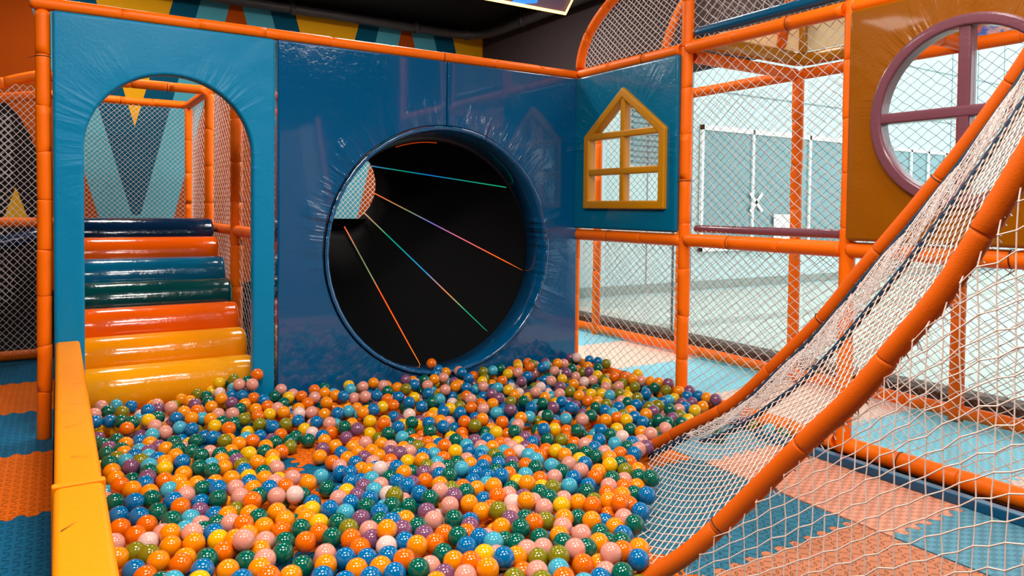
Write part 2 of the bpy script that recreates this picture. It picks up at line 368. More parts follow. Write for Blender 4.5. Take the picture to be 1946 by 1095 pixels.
# ------------------------------------------------------------------ outside: pale facade, shop window, paving
mb = MB(); mb.box(1.68, -14, -.1, 40, 3.6, -.03); mb.box(1.68, 1.15, -.03, 40, 1.55, .04); structure('ground_outside', mb, M['ground'])
mb = MB(); mb.box(2.2, 3.6, -.1, 40, 3.8, 7, 0)
for x in (3.1, 4.1, 5.05, 9.15, 9.9, 12.9, 14, 15.2, 17, 19, 21): mb.box(x-.012, 3.594, .12, x+.012, 3.6, 7, 1)
for z in (3.25, 4.3, 5.4): mb.box(2.2, 3.593, z-.012, 40, 3.6, z+.012, 1)
mb.box(2.2, 3.585, .02, 40, 3.6, .16, 2)
structure('wall_facade', mb, [M['white_wall'], M['joint'], M['pebble']])
sw = empty('shop_window', (7.1, 3.58, 1)); sw['kind'] = 'structure'
mb = MB(); mb.box(-1.85, -.02, -.3, 1.95, 0, 1.62); mb.build('pane', M['shop_glass'], sw)
mb = MB(); mb.box(-1.9, -.05, 1.6, 2.0, 0, 1.68); mb.box(-1.9, -.05, -.36, 2.0, 0, -.3)
for x in (-1.9, -.68, .85, 1.94): mb.box(x, -.05, -.36, x+.05, 0, 1.68)
mb.build('window_frame', M['white_metal'], sw)
st = MB()
for s in (1, -1):
    c, n_ = Vector((-.58, -.06, .45)), .17
    a = Vector((s*.7, 0, .7))*n_*1.3; b = Vector((-s*.7, 0, .7))*.03
    st.add([c-a-b, c+a-b, c+a+b, c-a+b, c-a-b+Vector((0, .004, 0)), c+a-b+Vector((0, .004, 0)), c+a+b+Vector((0, .004, 0)), c-a+b+Vector((0, .004, 0))],
           [(0, 1, 2, 3), (7, 6, 5, 4), (0, 4, 5, 1), (1, 5, 6, 2), (2, 6, 7, 3), (3, 7, 4, 0)])
st.box(-.12, -.06, -.2, .5, -.055, .25)
st.build('sticker', M['white_metal'], sw)
sw2 = empty('side_window', (11.6, 3.58, 1)); sw2['kind'] = 'structure'
mb = MB(); mb.box(-1.0, -.02, -.1, 1.0, 0, 1.55); mb.build('pane', M['shop_glass'], sw2)
mb = MB()
for x in (-1.05, -.35, .3, 1.0): mb.box(x, -.05, -.15, x+.06, 0, 1.6)
mb.box(-1.05, -.05, 1.55, 1.06, 0, 1.61); mb.build('window_frame', M['white_metal'], sw2)
lv = MB()
for k in range(12): lv.box(3.75, 3.54, 2.02+k*.085, 4.75, 3.59, 2.05+k*.085, 0)
tag(lv.build('wall_louvre', M['joint']), 'grey slatted louvre on the white outside wall, seen through the house-shaped window', 'vent')
# ------------------------------------------------------------------ ceiling pipe, lamps, sign
pts = catmull([(-8, 3.98, 3.61), (-2, 3.98, 3.62), (.8, 3.98, 3.62)], 4)+[Vector(p) for p in ((1.05, 3.95, 3.62), (1.22, 3.86, 3.62), (1.32, 3.7, 3.62), (1.36, 3.45, 3.62), (1.36, -6, 3.62))]
mb = MB(); mb.tube(pts, .055, 14); pipe = tag(mb.build('ceiling_pipe', M['pipe'], smooth=True), 'dark ceiling pipe running along the painted wall and turning at the corner', 'pipe')
for p, d in (((-1.2, 3.98, 3.62), 'x'), ((.4, 3.98, 3.62), 'x'), ((1.36, 2.9, 3.62), 'y'), ((1.36, 1.2, 3.62), 'y'), ((1.12, 3.93, 3.62), 'x')):
    mb = MB(); a = Vector(p); e = Vector((.03, 0, 0)) if d == 'x' else Vector((0, .03, 0)); mb.tube([a-e, a+e], .066, 14)
    mb.tube([a, a+Vector((0, 0, .1))], .008, 6)
    mb.build('pipe_bracket', M['pipe'], pipe, smooth=True)
WHERE = ['over the floor beyond the yellow barrier', 'over the middle of the ball pit', 'over the net ramp', 'over the near end of the yellow barrier', 'over the top of the net ramp',
         'over the tunnel', 'over the roller stairs', 'over the far left floor', 'over the space right of the tunnel end', 'over the netted corridor, added unseen as fill']
for (x, y), wh in zip(LAMPS, WHERE):
    t = empty('ceiling_lamp', (x, y, 3.78)); tag(t, 'white ceiling lamp panel '+wh, 'ceiling light', 'ceiling lamps')
    mb = MB(); mb.box(-.47, -.27, -.012, .47, -.255, 0); mb.box(-.47, .255, -.012, .47, .27, 0); mb.box(-.47, -.27, -.012, -.455, .27, 0); mb.box(.455, -.27, -.012, .47, .27, 0)
    mb.build('frame', M['white_metal'], t); mb = MB(); mb.box(-.455, -.255, -.008, .455, .255, 0); mb.build('diffuser', M['lamp'], t)
sg = empty('light_sign', (0, 1.0, 3.18)); tag(sg, 'hanging sign box edged with a glowing warm neon line, black ceiling above', 'sign')
fr_ = [(-.95, .0), (.60, .0), (.80, .36), (-.95, .36)]
mb = MB(); mb.prism([(-.93, .015), (.59, .015), (.775, .34), (-.93, .34)], 'y', .0, .05); mb.build('panel', M['sign_back'], sg)
mb = MB(); mb.tube([(a, -.01, b) for a, b in fr_]+[(-.95, -.01, 0)], .014, 8); mb.build('neon_border', M['neon'], sg, smooth=True)
mb = MB(); mb.prism([(.12, .02), (.27, .05), (.38, .34), (.22, .34)], 'y', -.006, .0, 0); mb.prism([(.0, .02), (.14, .02), (.16, .05), (.02, .06)], 'y', -.005, 0, 0); mb.build('blue_stroke', M['sign_blue'], sg)
mb = MB(); mb.prism([(-.16, .04), (-.06, .05), (-.02, .34), (-.06, .34), (-.1, .08), (-.16, .08)], 'y', -.007, 0, 0); mb.build('green_stroke', M['sign_green'], sg)
mb = MB(); mb.prism([(-.6, .03), (-.42, .03), (-.3, .34), (-.5, .34)], 'y', -.006, 0, 0); mb.build('amber_stroke', M['sign_amber'], sg)
mb = MB(); mb.tube([(-.7, .03, .34), (-.7, .03, .61)], .006, 6); mb.tube([(.5, .03, .34), (.5, .03, .61)], .006, 6); mb.build('hanger', M['tie'], sg)

# ------------------------------------------------------------------ foam floor mats with jigsaw edges
def jig(t, ph=0):
    s = math.sin((t+ph)*2*PI/.085); return .017*max(-1, min(1, s*4))
def foam_mat(x0, y0, x1, y1, mat, label, z=0, straight='', group=None):
    P = []; g = .0012; st = .0125
    def side(a0, a1, fixed, horiz, ss, sgn):
        n = max(2, int(abs(a1-a0)/st)); out = []
        for i in range(n):
            a = a0+(a1-a0)*i/n
            f = 0 if ss in straight else jig(a, fixed)*min(1, min(abs(a-a0), abs(a1-a))/.03)
            out.append((a, fixed+f+sgn*g) if horiz else (fixed+f+sgn*g, a))
        return out
    P += side(x0, x1, y0, True, 's', 1)+side(y0, y1, x1, False, 'e', -1)+side(x1, x0, y1, True, 'n', -1)+side(y1, y0, x0, False, 'w', 1)
    n = len(P); v = [(x, y, z) for x, y in P]+[(x, y, -.016) for x, y in P]
    f = [tuple(range(n))]+[(i, n+i, n+(i+1) % n, (i+1) % n) for i in range(n)]
    o = mesh_obj('foam_mat', v, f, M[mat]); tag(o, label, 'floor mat', group)
    return o
A_ = .9
yl = [2.47, 1.57, .67, -.23, -1.13, -2.03, -2.93]
nmL = ['far', 'second', 'third', 'fourth', 'fifth', 'sixth']
for i in range(6):
    c = ('mat_blue', 'mat_orange')[i % 2]; cn = ('blue', 'orange')[i % 2]
    wh = ['under the left net', 'one row out from the left net', 'by the foot of the left orange post', 'between two blue mats beside the yellow barrier', 'in the lower left corner beside the yellow barrier', 'nearest and mostly out of the picture'][i]
    foam_mat(-4.6, yl[i+1], -3.582, yl[i], c, '%s foam mat left of the barrier, %s' % (cn, wh), straight='e')
xs = [-3.45, -2.55, -1.65, -.75]; ys = [.67, -.23, -1.13, -2.03, -2.93, -3.83]
for i in range(3):
    for j in range(5):
        if j == 0 and i > 0: continue
        blue = (i+j) % 2 == 1
        if j >= 3 and i == 2: c = ('mat_steel' if blue else 'mat_salmon')
        elif j >= 4 and i == 1: c = 'mat_salmon' if not blue else 'mat_steel'
        else: c = 'mat_blue' if blue else 'mat_orange'
        col = {'mat_steel': 'steel-blue', 'mat_salmon': 'salmon', 'mat_blue': 'blue', 'mat_orange': 'orange'}[c]
        px_ = ['beside the yellow barrier', 'in the middle of the pit floor', 'on the ramp side of the pit'][i]
        py_ = ['below the rollers', 'by the panels', 'where the bare patch is', 'toward the front', 'at the front edge'][j]
        foam_mat(xs[i], ys[j+1], xs[i+1], ys[j], c, '%s foam mat %s, %s' % (col, px_, py_), straight=('e' if i == 2 else '')+('w' if i == 0 else ''))
yr = [-.13, -1.12, -2.11, -3.10, -4.09]
for i in range(4):
    c, cn = [('mat_slate', 'slate-blue'), ('mat_slate', 'slate-blue'), ('mat_coral', 'coral'), ('mat_slate', 'slate-blue')][i]
    foam_mat(-.74, yr[i+1], -.06, yr[i], c, '%s checkered daylight-tinted foam mat between ramp and right wall, %s' % (cn, ['under the balls at the corner', 'under the foot of the ramp', 'middle one behind the ramp net', 'nearest one behind the big net'][i]), straight='ew')
yc = [2.6, 1.7, .75, -.2, -1.15, -2.1, -3.05, -4.0]
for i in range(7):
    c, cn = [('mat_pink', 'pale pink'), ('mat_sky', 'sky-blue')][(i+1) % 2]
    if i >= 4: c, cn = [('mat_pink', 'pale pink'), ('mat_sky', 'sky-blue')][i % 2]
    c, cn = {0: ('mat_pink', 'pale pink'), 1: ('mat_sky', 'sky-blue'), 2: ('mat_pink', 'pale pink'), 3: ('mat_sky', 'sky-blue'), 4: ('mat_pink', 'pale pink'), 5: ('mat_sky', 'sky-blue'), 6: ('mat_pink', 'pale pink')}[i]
    foam_mat(.04, yc[i+1], 1.26, yc[i], c, '%s daylight-tinted foam mat in the netted corridor, %s' % (cn, ['farthest, behind the tunnel', 'beyond the corner post', 'beside the corner post', 'beside the first post from the corner', 'between the first and second posts', 'beside the second post from the corner', 'nearest, at the picture edge'][i]), straight='ew')
mb = MB(); mb.box(-.19, -4.2, .0, -.135, -1.97, .045)
tag(mb.build('edge_strip', M['blue_pad'], bevel=.006), 'long narrow blue edging strip on the mats along the right wall', 'edging')

# ------------------------------------------------------------------ padded frame
H, ZM, m_ = 2.376, 1.095, 1.19
P3 = lambda *a: [Vector(p) for p in a]
padded('padded_post', P3((-3.625, .02, 0), (-3.622, .02, .35), (-3.615, .02, 1.2), (-3.62, .02, 2.36)), 'orange padded post left of the tall arch panel, standing by the barrier', 'post', r=.036, step=.26)
padded('padded_beam', P3((-3.66, 0, H), (.03, 0, H)), 'long orange padded beam along the top of the arch and tunnel panels', 'beam', step=.4, r=.035)
padded('padded_post', P3((.03, .03, 0), (.03, .03, 2.36)), 'orange padded corner post between tunnel panel and house-window panel', 'post', r=.036)
padded('padded_post', P3((.02, -m_, 0), (.02, -m_, 3.6)), 'tall orange padded post right of the house-window panel', 'post', r=.04)
padded('padded_post', P3((.02, -2*m_, 0), (.02, -2*m_, 3.6)), 'tall orange padded post left of the round-window panel', 'post', r=.04, ties=0)
padded('padded_post', P3((.02, -3*m_, 0), (.02, -3*m_, 3.6)), 'orange padded post at the near end of the round-window panel, out of the picture', 'post', r=.04, ties=0)
for a, b, nm in ((0, 1, 'above the house-window panel'), (1, 2, 'between the two tall posts, under a blue pad'), (2, 3, 'above the round-window panel')):
    padded('padded_beam', P3((.01, -a*m_-.03, H), (.01, -b*m_+.03, H)), 'orange padded upper beam '+nm, 'beam', step=.4)
for a, b, nm in ((0, 1, 'under the house-window panel'), (1, 2, 'between the two tall posts, under a mauve roll'), (2, 3, 'under the round-window panel')):
    padded('padded_beam', P3((.01, -a*m_-.03, ZM), (.01, -b*m_+.03, ZM)), 'orange padded middle beam '+nm, 'beam', step=.34, r=.043)
for a, b, nm in ((0, 1, 'between corner post and first tall post, behind the balls'), (1, 2, 'between the two tall posts behind the ramp foot'), (2, 3, 'running out of the picture beside the blue edging strip')):
    padded('padded_beam', P3((.01, -a*m_-.03, .05), (.01, -b*m_+.03, .05)), 'orange padded floor beam '+nm, 'beam', r=.045)
# outer corridor frame
for k, nm in ((-1, 'farthest, seen through the house-shaped window'), (0, 'hidden behind the first tall post'), (1, 'seen between the two tall posts'), (2, 'seen behind the ramp'), (3, 'out of the picture on the right')):
    padded('padded_post', P3((1.19, -k*m_, 0), (1.19, -k*m_, 2.3)), 'orange padded post of the outer corridor frame, '+nm, 'post', r=.042, ties=0)
for k in (-2, -1, 0, 1, 2):
    nm = ['behind the tunnel', 'at the far corner', 'behind the house-window bay', 'behind the bay between the tall posts', 'behind the ramp'][k+2]
    padded('padded_beam', P3((1.19, -k*m_-.03, .06), (1.19, -(k+1)*m_+.03, .06)), 'orange padded floor beam along the glass, '+nm, 'beam', r=.042, ties=0)
for k in (-1, 0, 1, 2):
    nm = ['at the far corner', 'behind the house-window bay', 'behind the bay between the tall posts', 'behind the round window'][k+1]
    padded('padded_beam', P3((1.19, -k*m_-.03, 2.33), (1.19, -(k+1)*m_+.03, 2.33)), 'orange padded upper beam along the glass, '+nm, 'beam', r=.042, ties=1 if k == 0 else 0)
for k, nm in ((1, 'from the first tall post'), (2, 'from the second tall post')):
    padded('padded_beam', P3((.06, -k*m_, 2.33), (1.15, -k*m_, 2.33)), 'orange padded cross beam over the corridor %s' % nm, 'beam', r=.042, ties=0)
# second-level bits above the corridor
padded('padded_rail', P3((.06, -m_-.02, 2.435), (1.14, -m_-.02, 2.435), (1.19, -m_-.06, 2.435), (1.19, -2*m_, 2.435)), 'mustard padded rail lying on the corridor beams', 'rail', r=.05, mat=M['yellow_frame'], ties=0, step=.7)
mb = MB(); mb.prism([(.3, 2.49), (1.17, 2.49), (1.17, 2.72), (.3, 2.52)], 'y', -m_-.03, -m_-.02); mb.box(1.18, -2*m_+.02, 2.49, 1.19, -m_-.03, 2.72)
sh = tag(mb.build('cloth_screen', M['cream']), 'cream cloth screen above the mustard rail, seen under the upper beam', 'screen')
mb = MB(); mb.box(1.13, -m_-.09, 2.47, 1.17, -m_-.035, 2.72); mb.build('corner_pad', M['yellow_frame'], sh, bevel=.01)
padded('edge_pad', P3((.05, -m_-.06, 2.475), (.05, -2*m_+.05, 2.475)), 'blue edge pad lying on the upper beam between the tall posts', 'pad', r=.035, mat=M['blue_pad'], ties=0, step=1.2)
padded('foam_roll', P3((.06, -m_-.07, 1.175), (.06, -2*m_+.05, 1.175)), 'mauve foam roll on the middle beam between the tall posts', 'foam roll', r=.026, mat=M['mauve_vinyl'], ties=0, step=1.2)
hoop = [(.01, -m_+(m_-.03)*math.cos(a), 2.42+.62*math.sin(a)) for a in [PI/2*i/16 for i in range(17)]]
padded('padded_hoop', P3(*hoop), 'orange padded quarter hoop above the house-window panel', 'hoop', r=.038, ties=1)
hp2 = [(1.0, -m_+(m_+.1)*math.cos(a), 2.4+1.1*math.sin(a)) for a in [PI/2*i/14 for i in range(15)]]
padded('padded_hoop', P3(*hp2), 'orange padded hoop of the back frame, seen through the upper nets', 'hoop', r=.038, ties=0)
padded('padded_beam', P3((.9, -1.25, 2.5), (.25, -2.0, 3.45)), 'orange padded slanting brace behind the upper net between the tall posts', 'beam', r=.036, ties=0)
# bay behind the arch
XB = -2.38
for y, nm in ((1.19, 'beside the middle rollers'), (2.38, 'at the top of the roller stairs'), (3.57, 'farthest, in front of the painted wall')):
    padded('padded_post', P3((XB, y, 0), (XB, y, 2.3)), 'orange padded post seen through the arch, '+nm, 'post', r=.046 if y < 2 else .04, ties=1 if y < 2 else 0)
padded('padded_beam', P3((-3.6, 2.38, 2.34), (XB-.03, 2.38, 2.34)), 'orange padded upper beam seen through the arch, nearer of two', 'beam')
padded('padded_beam', P3((-3.6, 3.57, 2.34), (XB-.03, 3.57, 2.34)), 'orange padded upper beam seen through the arch, farther of two', 'beam')
padded('padded_beam', P3((XB, 2.42, 2.34), (XB, 3.53, 2.34)), 'short orange padded beam joining the two beams seen through the arch', 'beam', ties=0)
padded('padded_beam', P3((XB+.0, .08, 1.1), (XB, 1.15, 1.1)), 'orange padded side beam at mid height right of the rollers, near half', 'beam', ties=0)
padded('padded_beam', P3((XB+.0, 1.23, 1.1), (XB, 2.34, 1.1)), 'orange padded side beam at mid height right of the rollers, far half', 'beam', ties=0)
padded('padded_beam', P3((-3.6, 3.57, 1.12), (XB-.03, 3.57, 1.12)), 'orange padded low beam behind the top navy roller', 'beam', ties=0)
# left wing
padded('padded_post', P3((-3.64, 2.44, 0), (-3.64, 2.44, 2.3)), 'orange padded post of the left wing, hidden behind the left post', 'post', ties=0)
padded('padded_hoop', P3(*catmull([(-3.6, 2.42, 2.37), (-3.9, 2.42, 2.27), (-4.25, 2.42, 2.08), (-4.55, 2.42, 1.75), (-4.75, 2.42, 1.3)], 5)), 'orange padded hoop over the left net', 'hoop', ties=0)
padded('padded_beam', P3((-3.66, 2.46, 2.19), (-4.0, 2.47, 2.13), (-4.9, 2.47, 2.1)), 'orange padded beam just under the left hoop', 'beam', ties=0)
padded('padded_beam', P3((-3.68, 2.46, 1.14), (-4.9, 2.46, 1.14)), 'orange padded beam across the middle of the left net', 'beam', ties=0)
padded('padded_beam', P3((-3.68, 2.46, .05), (-4.9, 2.46, .05)), 'orange padded floor beam under the left net', 'beam', ties=0)
o = padded('bolster', P3((-4.9, 3.0, .78), (-4.3, 3.1, .86), (-3.7, 3.2, 1.0)), 'dark blue bolster slanting behind the left net', 'bolster', r=.07, mat=M['roll_navy'], ties=0, step=2)

# ------------------------------------------------------------------ padded panels
def ring_panel(name, outer, inner, axis, a0, a1, mat, parent, closed=False, bev=.018):
    n = len(outer)
    def P(p, a): return (p[0], a, p[1]) if axis == 'y' else (a, p[0], p[1])
    v = [P(p, a0) for p in outer]+[P(p, a0) for p in inner]+[P(p, a1) for p in outer]+[P(p, a1) for p in inner]
    f = []
    for i in range(n if closed else n-1):
        j = (i+1) % n
        f += [(i, j, n+j, n+i), (2*n+i, 3*n+i, 3*n+j, 2*n+j), (i, 2*n+i, 2*n+j, j), (n+i, n+j, 3*n+j, 3*n+i)]
    if not closed:
        for i in (0, n-1): f.append((i, n+i, 3*n+i, 2*n+i))
    o = mesh_obj(name, v, f, mat, parent)
    bm = bmesh.new(); bm.from_mesh(o.data); bmesh.ops.recalc_face_normals(bm, faces=bm.faces); bm.to_mesh(o.data); bm.free()
    o.data.polygons.foreach_set('use_smooth', [True]*len(o.data.polygons))
    b = o.modifiers.new('b', 'BEVEL'); b.width = bev; b.segments = 3; b.limit_method = 'ANGLE'; b.angle_limit = .9
    wn = o.modifiers.new('w', 'WEIGHTED_NORMAL')
    return o
def ray_to_rect(cx, cz, a, x0, z0, x1, z1):
    dx, dz = math.cos(a), math.sin(a); t = 1e9
    if dx > 1e-9: t = min(t, (x1-cx)/dx)
    if dx < -1e-9: t = min(t, (x0-cx)/dx)
    if dz > 1e-9: t = min(t, (z1-cz)/dz)
    if dz < -1e-9: t = min(t, (z0-cz)/dz)
    return (cx+dx*t, cz+dz*t)
def angles(a0, a1, n, extra):
    A = [a0+(a1-a0)*i/n for i in range(n+1)]
    for e in extra:
        if min(a0, a1) < e < max(a0, a1): k = min(range(1, n), key=lambda i: abs(A[i]-e)); A[k] = e
    return A
# arch panel
x0, x1, ac, az, ar = -3.575, -2.395, -2.98, 1.6, .45
A = angles(PI, 0, 36, [math.atan2(2.34-az, x0-ac), math.atan2(2.34-az, x1-ac)])
inner = [(ac-ar, 0), (ac-ar, .8)]+[(ac+ar*math.cos(a), az+ar*math.sin(a)) for a in A]+[(ac+ar, .8), (ac+ar, 0)]
outer = [(x0, 0), (x0, .8)]+[ray_to_rect(ac, az, a, x0, -9, x1, 2.34) for a in A]+[(x1, .8), (x1, 0)]
o = ring_panel('arch_panel', outer, inner, 'y', -.045, .04, M['arch_vinyl'], None)
tag(o, 'tall teal vinyl padded panel with an arched doorway onto the rollers', 'panel')
# tunnel panels: two halves that meet at a seam over the round opening
tcx, tcz, trr = -1.19, .985, .895
tp = empty('tunnel_panel', (0, 0, 0)); tag(tp, 'deep blue glossy padded panels around the big round tunnel mouth', 'panel')
for s, (xa, xb) in ((-1, (-2.378, -1.193)), (1, (-1.187, -.012))):
    a0, a1 = PI/2, PI/2+s*-PI
    A = angles(a0, a1, 44, [math.atan2(2.34-tcz, (xa if s < 0 else xb)-tcx), (math.atan2(-tcz, xa-tcx)+2*PI) if s < 0 else math.atan2(-tcz, xb-tcx)])
    ed = xb if s < 0 else xa
    inner = [(tcx+trr*math.cos(a), tcz+trr*math.sin(a)) for a in A]; outer = [ray_to_rect(tcx, tcz, a, xa, 0, xb, 2.34) if abs(math.cos(a)) > 1e-6 else (tcx, 2.34 if math.sin(a) > 0 else 0) for a in A]
    inner[0] = (ed, inner[0][1]); inner[-1] = (ed, inner[-1][1]); outer[0] = (ed, 2.34); outer[-1] = (ed, 0)
    ring_panel('padded_half', outer, inner, 'y', -.045, .04, M['tunnel_vinyl'], tp, bev=.012)
# tunnel
tn = empty('crawl_tunnel', (0, 0, 0)); tag(tn, 'black funnel-shaped crawl tunnel with glowing coloured lines, narrowing away', 'tunnel')
def rings(spec, n=56):
    v = []; f = []
    for (cx, y, cz, r) in spec:
        for k in range(n): a = 2*PI*k/n; v.append((cx+r*math.cos(a), y, cz+r*math.sin(a)))
    K = len(spec)
    for i in range(K-1):
        for k in range(n): f.append((i*n+k, (i+1)*n+k, (i+1)*n+(k+1) % n, i*n+(k+1) % n))
    return v, f
v, f = rings([(tcx, -.06, tcz, trr-.004), (tcx, -.066, tcz, trr-.012), (tcx, -.06, tcz, trr-.03), (tcx+.01, .1, tcz-.008, trr-.03), (tcx+.03, .26, tcz-.02, trr-.033), (tcx+.03, .27, tcz-.02, trr-.02), (tcx+.03, .26, tcz-.02, trr+.03), (tcx, -.04, tcz, trr-.003)])
mesh_obj('padded_rim', v, f, M['tunnel_vinyl'], tn, smooth=True)
FC, BC = (-1.14, .94, .86), (-1.585, 1.485, .345)
v, f = rings([(tcx+.03, .27, tcz-.02, trr-.0), (FC[0], .275, FC[1], FC[2]+.005), (FC[0], .3, FC[1], FC[2])]); mesh_obj('collar', v, f, M['black_gloss'], tn, smooth=True)
sp = [(FC[0]+(BC[0]-FC[0])*t, .3+.9*t, FC[1]+(BC[1]-FC[1])*t, FC[2]+(BC[2]-FC[2])*t) for t in [i/8 for i in range(9)]]
v, f = rings(sp+[(c[0], c[1], c[2], c[3]+.025) for c in sp[::-1]]+[sp[0]]); mesh_obj('tube', v, f, M['black'], tn, smooth=True)
mb = MB(); mb.box(-1.9, 1.17, 1.05, -1.27, 1.26, 1.195); mb.build('sill_board', M['black'], tn)
for key, p0, p1 in (('a', (-.49, 1.45), (-1.28, 1.65)), ('b', (-.27, .78), (-1.235, 1.41)), ('c', (-.59, .26), (-1.345, 1.245)), ('d', (-1.22, .09), (-1.53, 1.15)), ('e', (-1.81, .48), (-1.85, 1.26))):
    def onc(p, C_): d = Vector((p[0]-C_[0], p[1]-C_[1])); d = d.normalized()*(C_[2]-.006); return (C_[0]+d.x, C_[1]+d.y)
    a = onc(p0, FC); b = onc(p1, BC); mb = MB()
    mb.tube([(a[0]+(b[0]-a[0])*t, .31+.88*t, a[1]+(b[1]-a[1])*t) for t in (0, .25, .5, .75, 1)], .0048, 6); mb.build('glow_line', M['tape_'+key], tn, smooth=True)
mb = MB(); mb.tube([(FC[0]+(FC[2]-.008)*math.cos(a), .312, FC[1]+(FC[2]-.008)*math.sin(a)) for a in [PI*.5+.08*i-.05 for i in range(6)]], .0035, 6); mb.build('glow_line', M['tape_f'], tn, smooth=True)
# house-window panel (in the wall x = 0, facing the pit)
fo = [(-.19, 1.30), (-.19, 1.86), (-.635, 2.19), (-1.08, 1.86), (-1.08, 1.30)]
def lerp_poly(poly, n):
    poly = [Vector(p) for p in poly]; L = [0]
    for a, b in zip(poly, poly[1:]+poly[:1]): L.append(L[-1]+(b-a).length)
    out = []
    for i in range(len(poly)):
        a, b = poly[i], poly[(i+1) % len(poly)]; k = max(1, round((L[i+1]-L[i])/L[-1]*n))
        for j in range(k): out.append(tuple(a.lerp(b, j/k)))
    return out
hw = empty('window_panel', (0, 0, 0)); tag(hw, 'teal padded panel with a yellow-framed house-shaped window', 'panel')
inn = [(-.60+(y+.60)*.96, 1.75+(z-1.75)*.96) for y, z in fo]
ip = lerp_poly(fo, 60); cy, cz = -.615, 1.72
op = []
for (y, z) in ip: op.append(ray_to_rect(cy, cz, math.atan2(z-cz, y-cy), -1.165, 1.145, -.035, 2.34))
for cnr in ((-1.165, 1.145), (-.035, 1.145), (-1.165, 2.34), (-.035, 2.34)):
    k = min(range(len(op)), key=lambda i: (op[i][0]-cnr[0])**2+(op[i][1]-cnr[1])**2); op[k] = cnr
ring_panel('padded_board', op, [(cy+(y-cy)*.93, cz+(z-cz)*.93) for y, z in ip], 'x', -.045, .0, M['window_vinyl'], hw, closed=True)
def inset(poly, d):
    P = [Vector(p) for p in poly]; n = len(P); out = []; c = sum(P, Vector((0, 0)))/n
    for i in range(n):
        a, b, e = P[i-1], P[i], P[(i+1) % n]; n1 = Vector((-(b-a).y, (b-a).x)).normalized(); n2 = Vector((-(e-b).y, (e-b).x)).normalized()
        if n1.dot(c-b) < 0: n1 = -n1
        if n2.dot(c-b) < 0: n2 = -n2
        bi = (n1+n2).normalized(); out.append(tuple(b+bi*d/max(bi.dot(n1), .3)))
    return out
wf = ring_panel('window_frame', fo, inset(fo, .062), 'x', -.075, .008, M['yellow_frame'], hw, closed=True, bev=.012)
mb = MB(); mb.box(-.066, -.66, 1.34, .0, -.61, 2.13); mb.build('glazing_bar', M['yellow_frame'], wf, bevel=.01)
mb = MB(); mb.box(-.069, -1.04, 1.825, .004, -.23, 1.875); mb.build('glazing_bar', M['yellow_frame'], wf, bevel=.01)
mb = MB(); mb.box(-.069, -1.04, 1.555, .004, -.23, 1.605); mb.build('glazing_bar', M['yellow_frame'], wf, bevel=.01)
# round-window panel
rw = empty('window_panel', (0, 0, 0)); tag(rw, 'mustard padded panel with a mauve-framed round window, behind the ramp', 'panel')
rc, rz_, rr_ = -2.985, 1.76, .44
A = [2*PI*i/64 for i in range(64)]
op = [ray_to_rect(rc, rz_, a, -3.56, 1.145, -2.405, 2.345) for a in A]
for cnr in ((-3.56, 1.145), (-2.405, 1.145), (-3.56, 2.345), (-2.405, 2.345)):
    k = min(range(len(op)), key=lambda i: (op[i][0]-cnr[0])**2+(op[i][1]-cnr[1])**2); op[k] = cnr
ring_panel('padded_board', op, [(rc+(rr_-.03)*math.cos(a), rz_+(rr_-.03)*math.sin(a)) for a in A], 'x', -.05, .0, M['mustard_vinyl'], rw, closed=True)
wf = ring_panel('window_frame', [(rc+rr_*math.cos(a), rz_+rr_*math.sin(a)) for a in A], [(rc+(rr_-.055)*math.cos(a), rz_+(rr_-.055)*math.sin(a)) for a in A], 'x', -.078, .006, M['mauve_vinyl'], rw, closed=True, bev=.012)
mb = MB(); mb.box(-.066, rc-.028, rz_-.41, .0, rc+.028, rz_+.41); mb.build('glazing_bar', M['mauve_vinyl'], wf, bevel=.01)
mb = MB(); mb.box(-.069, rc-.41, rz_-.026, .003, rc+.41, rz_+.026); mb.build('glazing_bar', M['mauve_vinyl'], wf, bevel=.01)
mt, nt, bs = nodes('banner'); cr = nt.nodes.new('ShaderNodeValToRGB'); e = cr.color_ramp.elements; e[0].position = .35; e[0].color = srgb(235, 100, 60); e[1].position = .5; e[1].color = srgb(240, 190, 170)
q = e.new(.6); q.color = srgb(50, 120, 220); q = e.new(.7); q.color = srgb(240, 110, 60); nt.links.new(noise(nt, coords(nt), 3.2, 5, 2.2), cr.inputs[0]); nt.links.new(cr.outputs[0], bs.inputs['Base Color'])
mb = MB(); mb.box(1.34, -4.4, 2.33, 1.36, -1.75, 2.62); tag(mb.build('banner', mt), 'long orange and blue swirl banner at the head of the glass, behind the round window', 'banner')

# ------------------------------------------------------------------ rollers behind the arch
RC = [(.36, .146, 'yellow', 'bottom yellow'), (.61, .298, 'amber', 'amber'), (.86, .45, 'orange', 'lower orange'), (1.11, .602, 'green', 'dark green'), (1.36, .752, 'teal', 'teal'), (1.61, .897, 'orange', 'upper orange'), (1.86, 1.043, 'navy', 'topmost navy')]
for y, z, c, nm in RC:
    r = .1445; xs_ = [-3.50, -3.495, -3.48, -3.2, -2.9, -2.6, -2.48, -2.455, -2.445]; rs = [r*.6, r*.93, r, r, r, r, r, r*.95, r*.6]
    v, f = tube_geo([(x, y, z) for x in xs_], rs, 40); o = mesh_obj('foam_roller', v, f, M['roll_'+c], smooth=True)
    tag(o, '%s vinyl foam roller of the stairs behind the arch' % nm, 'roller', 'foam rollers of the stairs')
mb = MB(); mb.prism([(.75, .0), (2.02, .78), (2.02, 1.0), (2.5, 1.0), (2.5, 0)], 'x', -3.5, -2.45); o = mb.build('roller_ramp', M['black']); tag(o, 'black ramp base carrying the foam rollers', 'ramp')
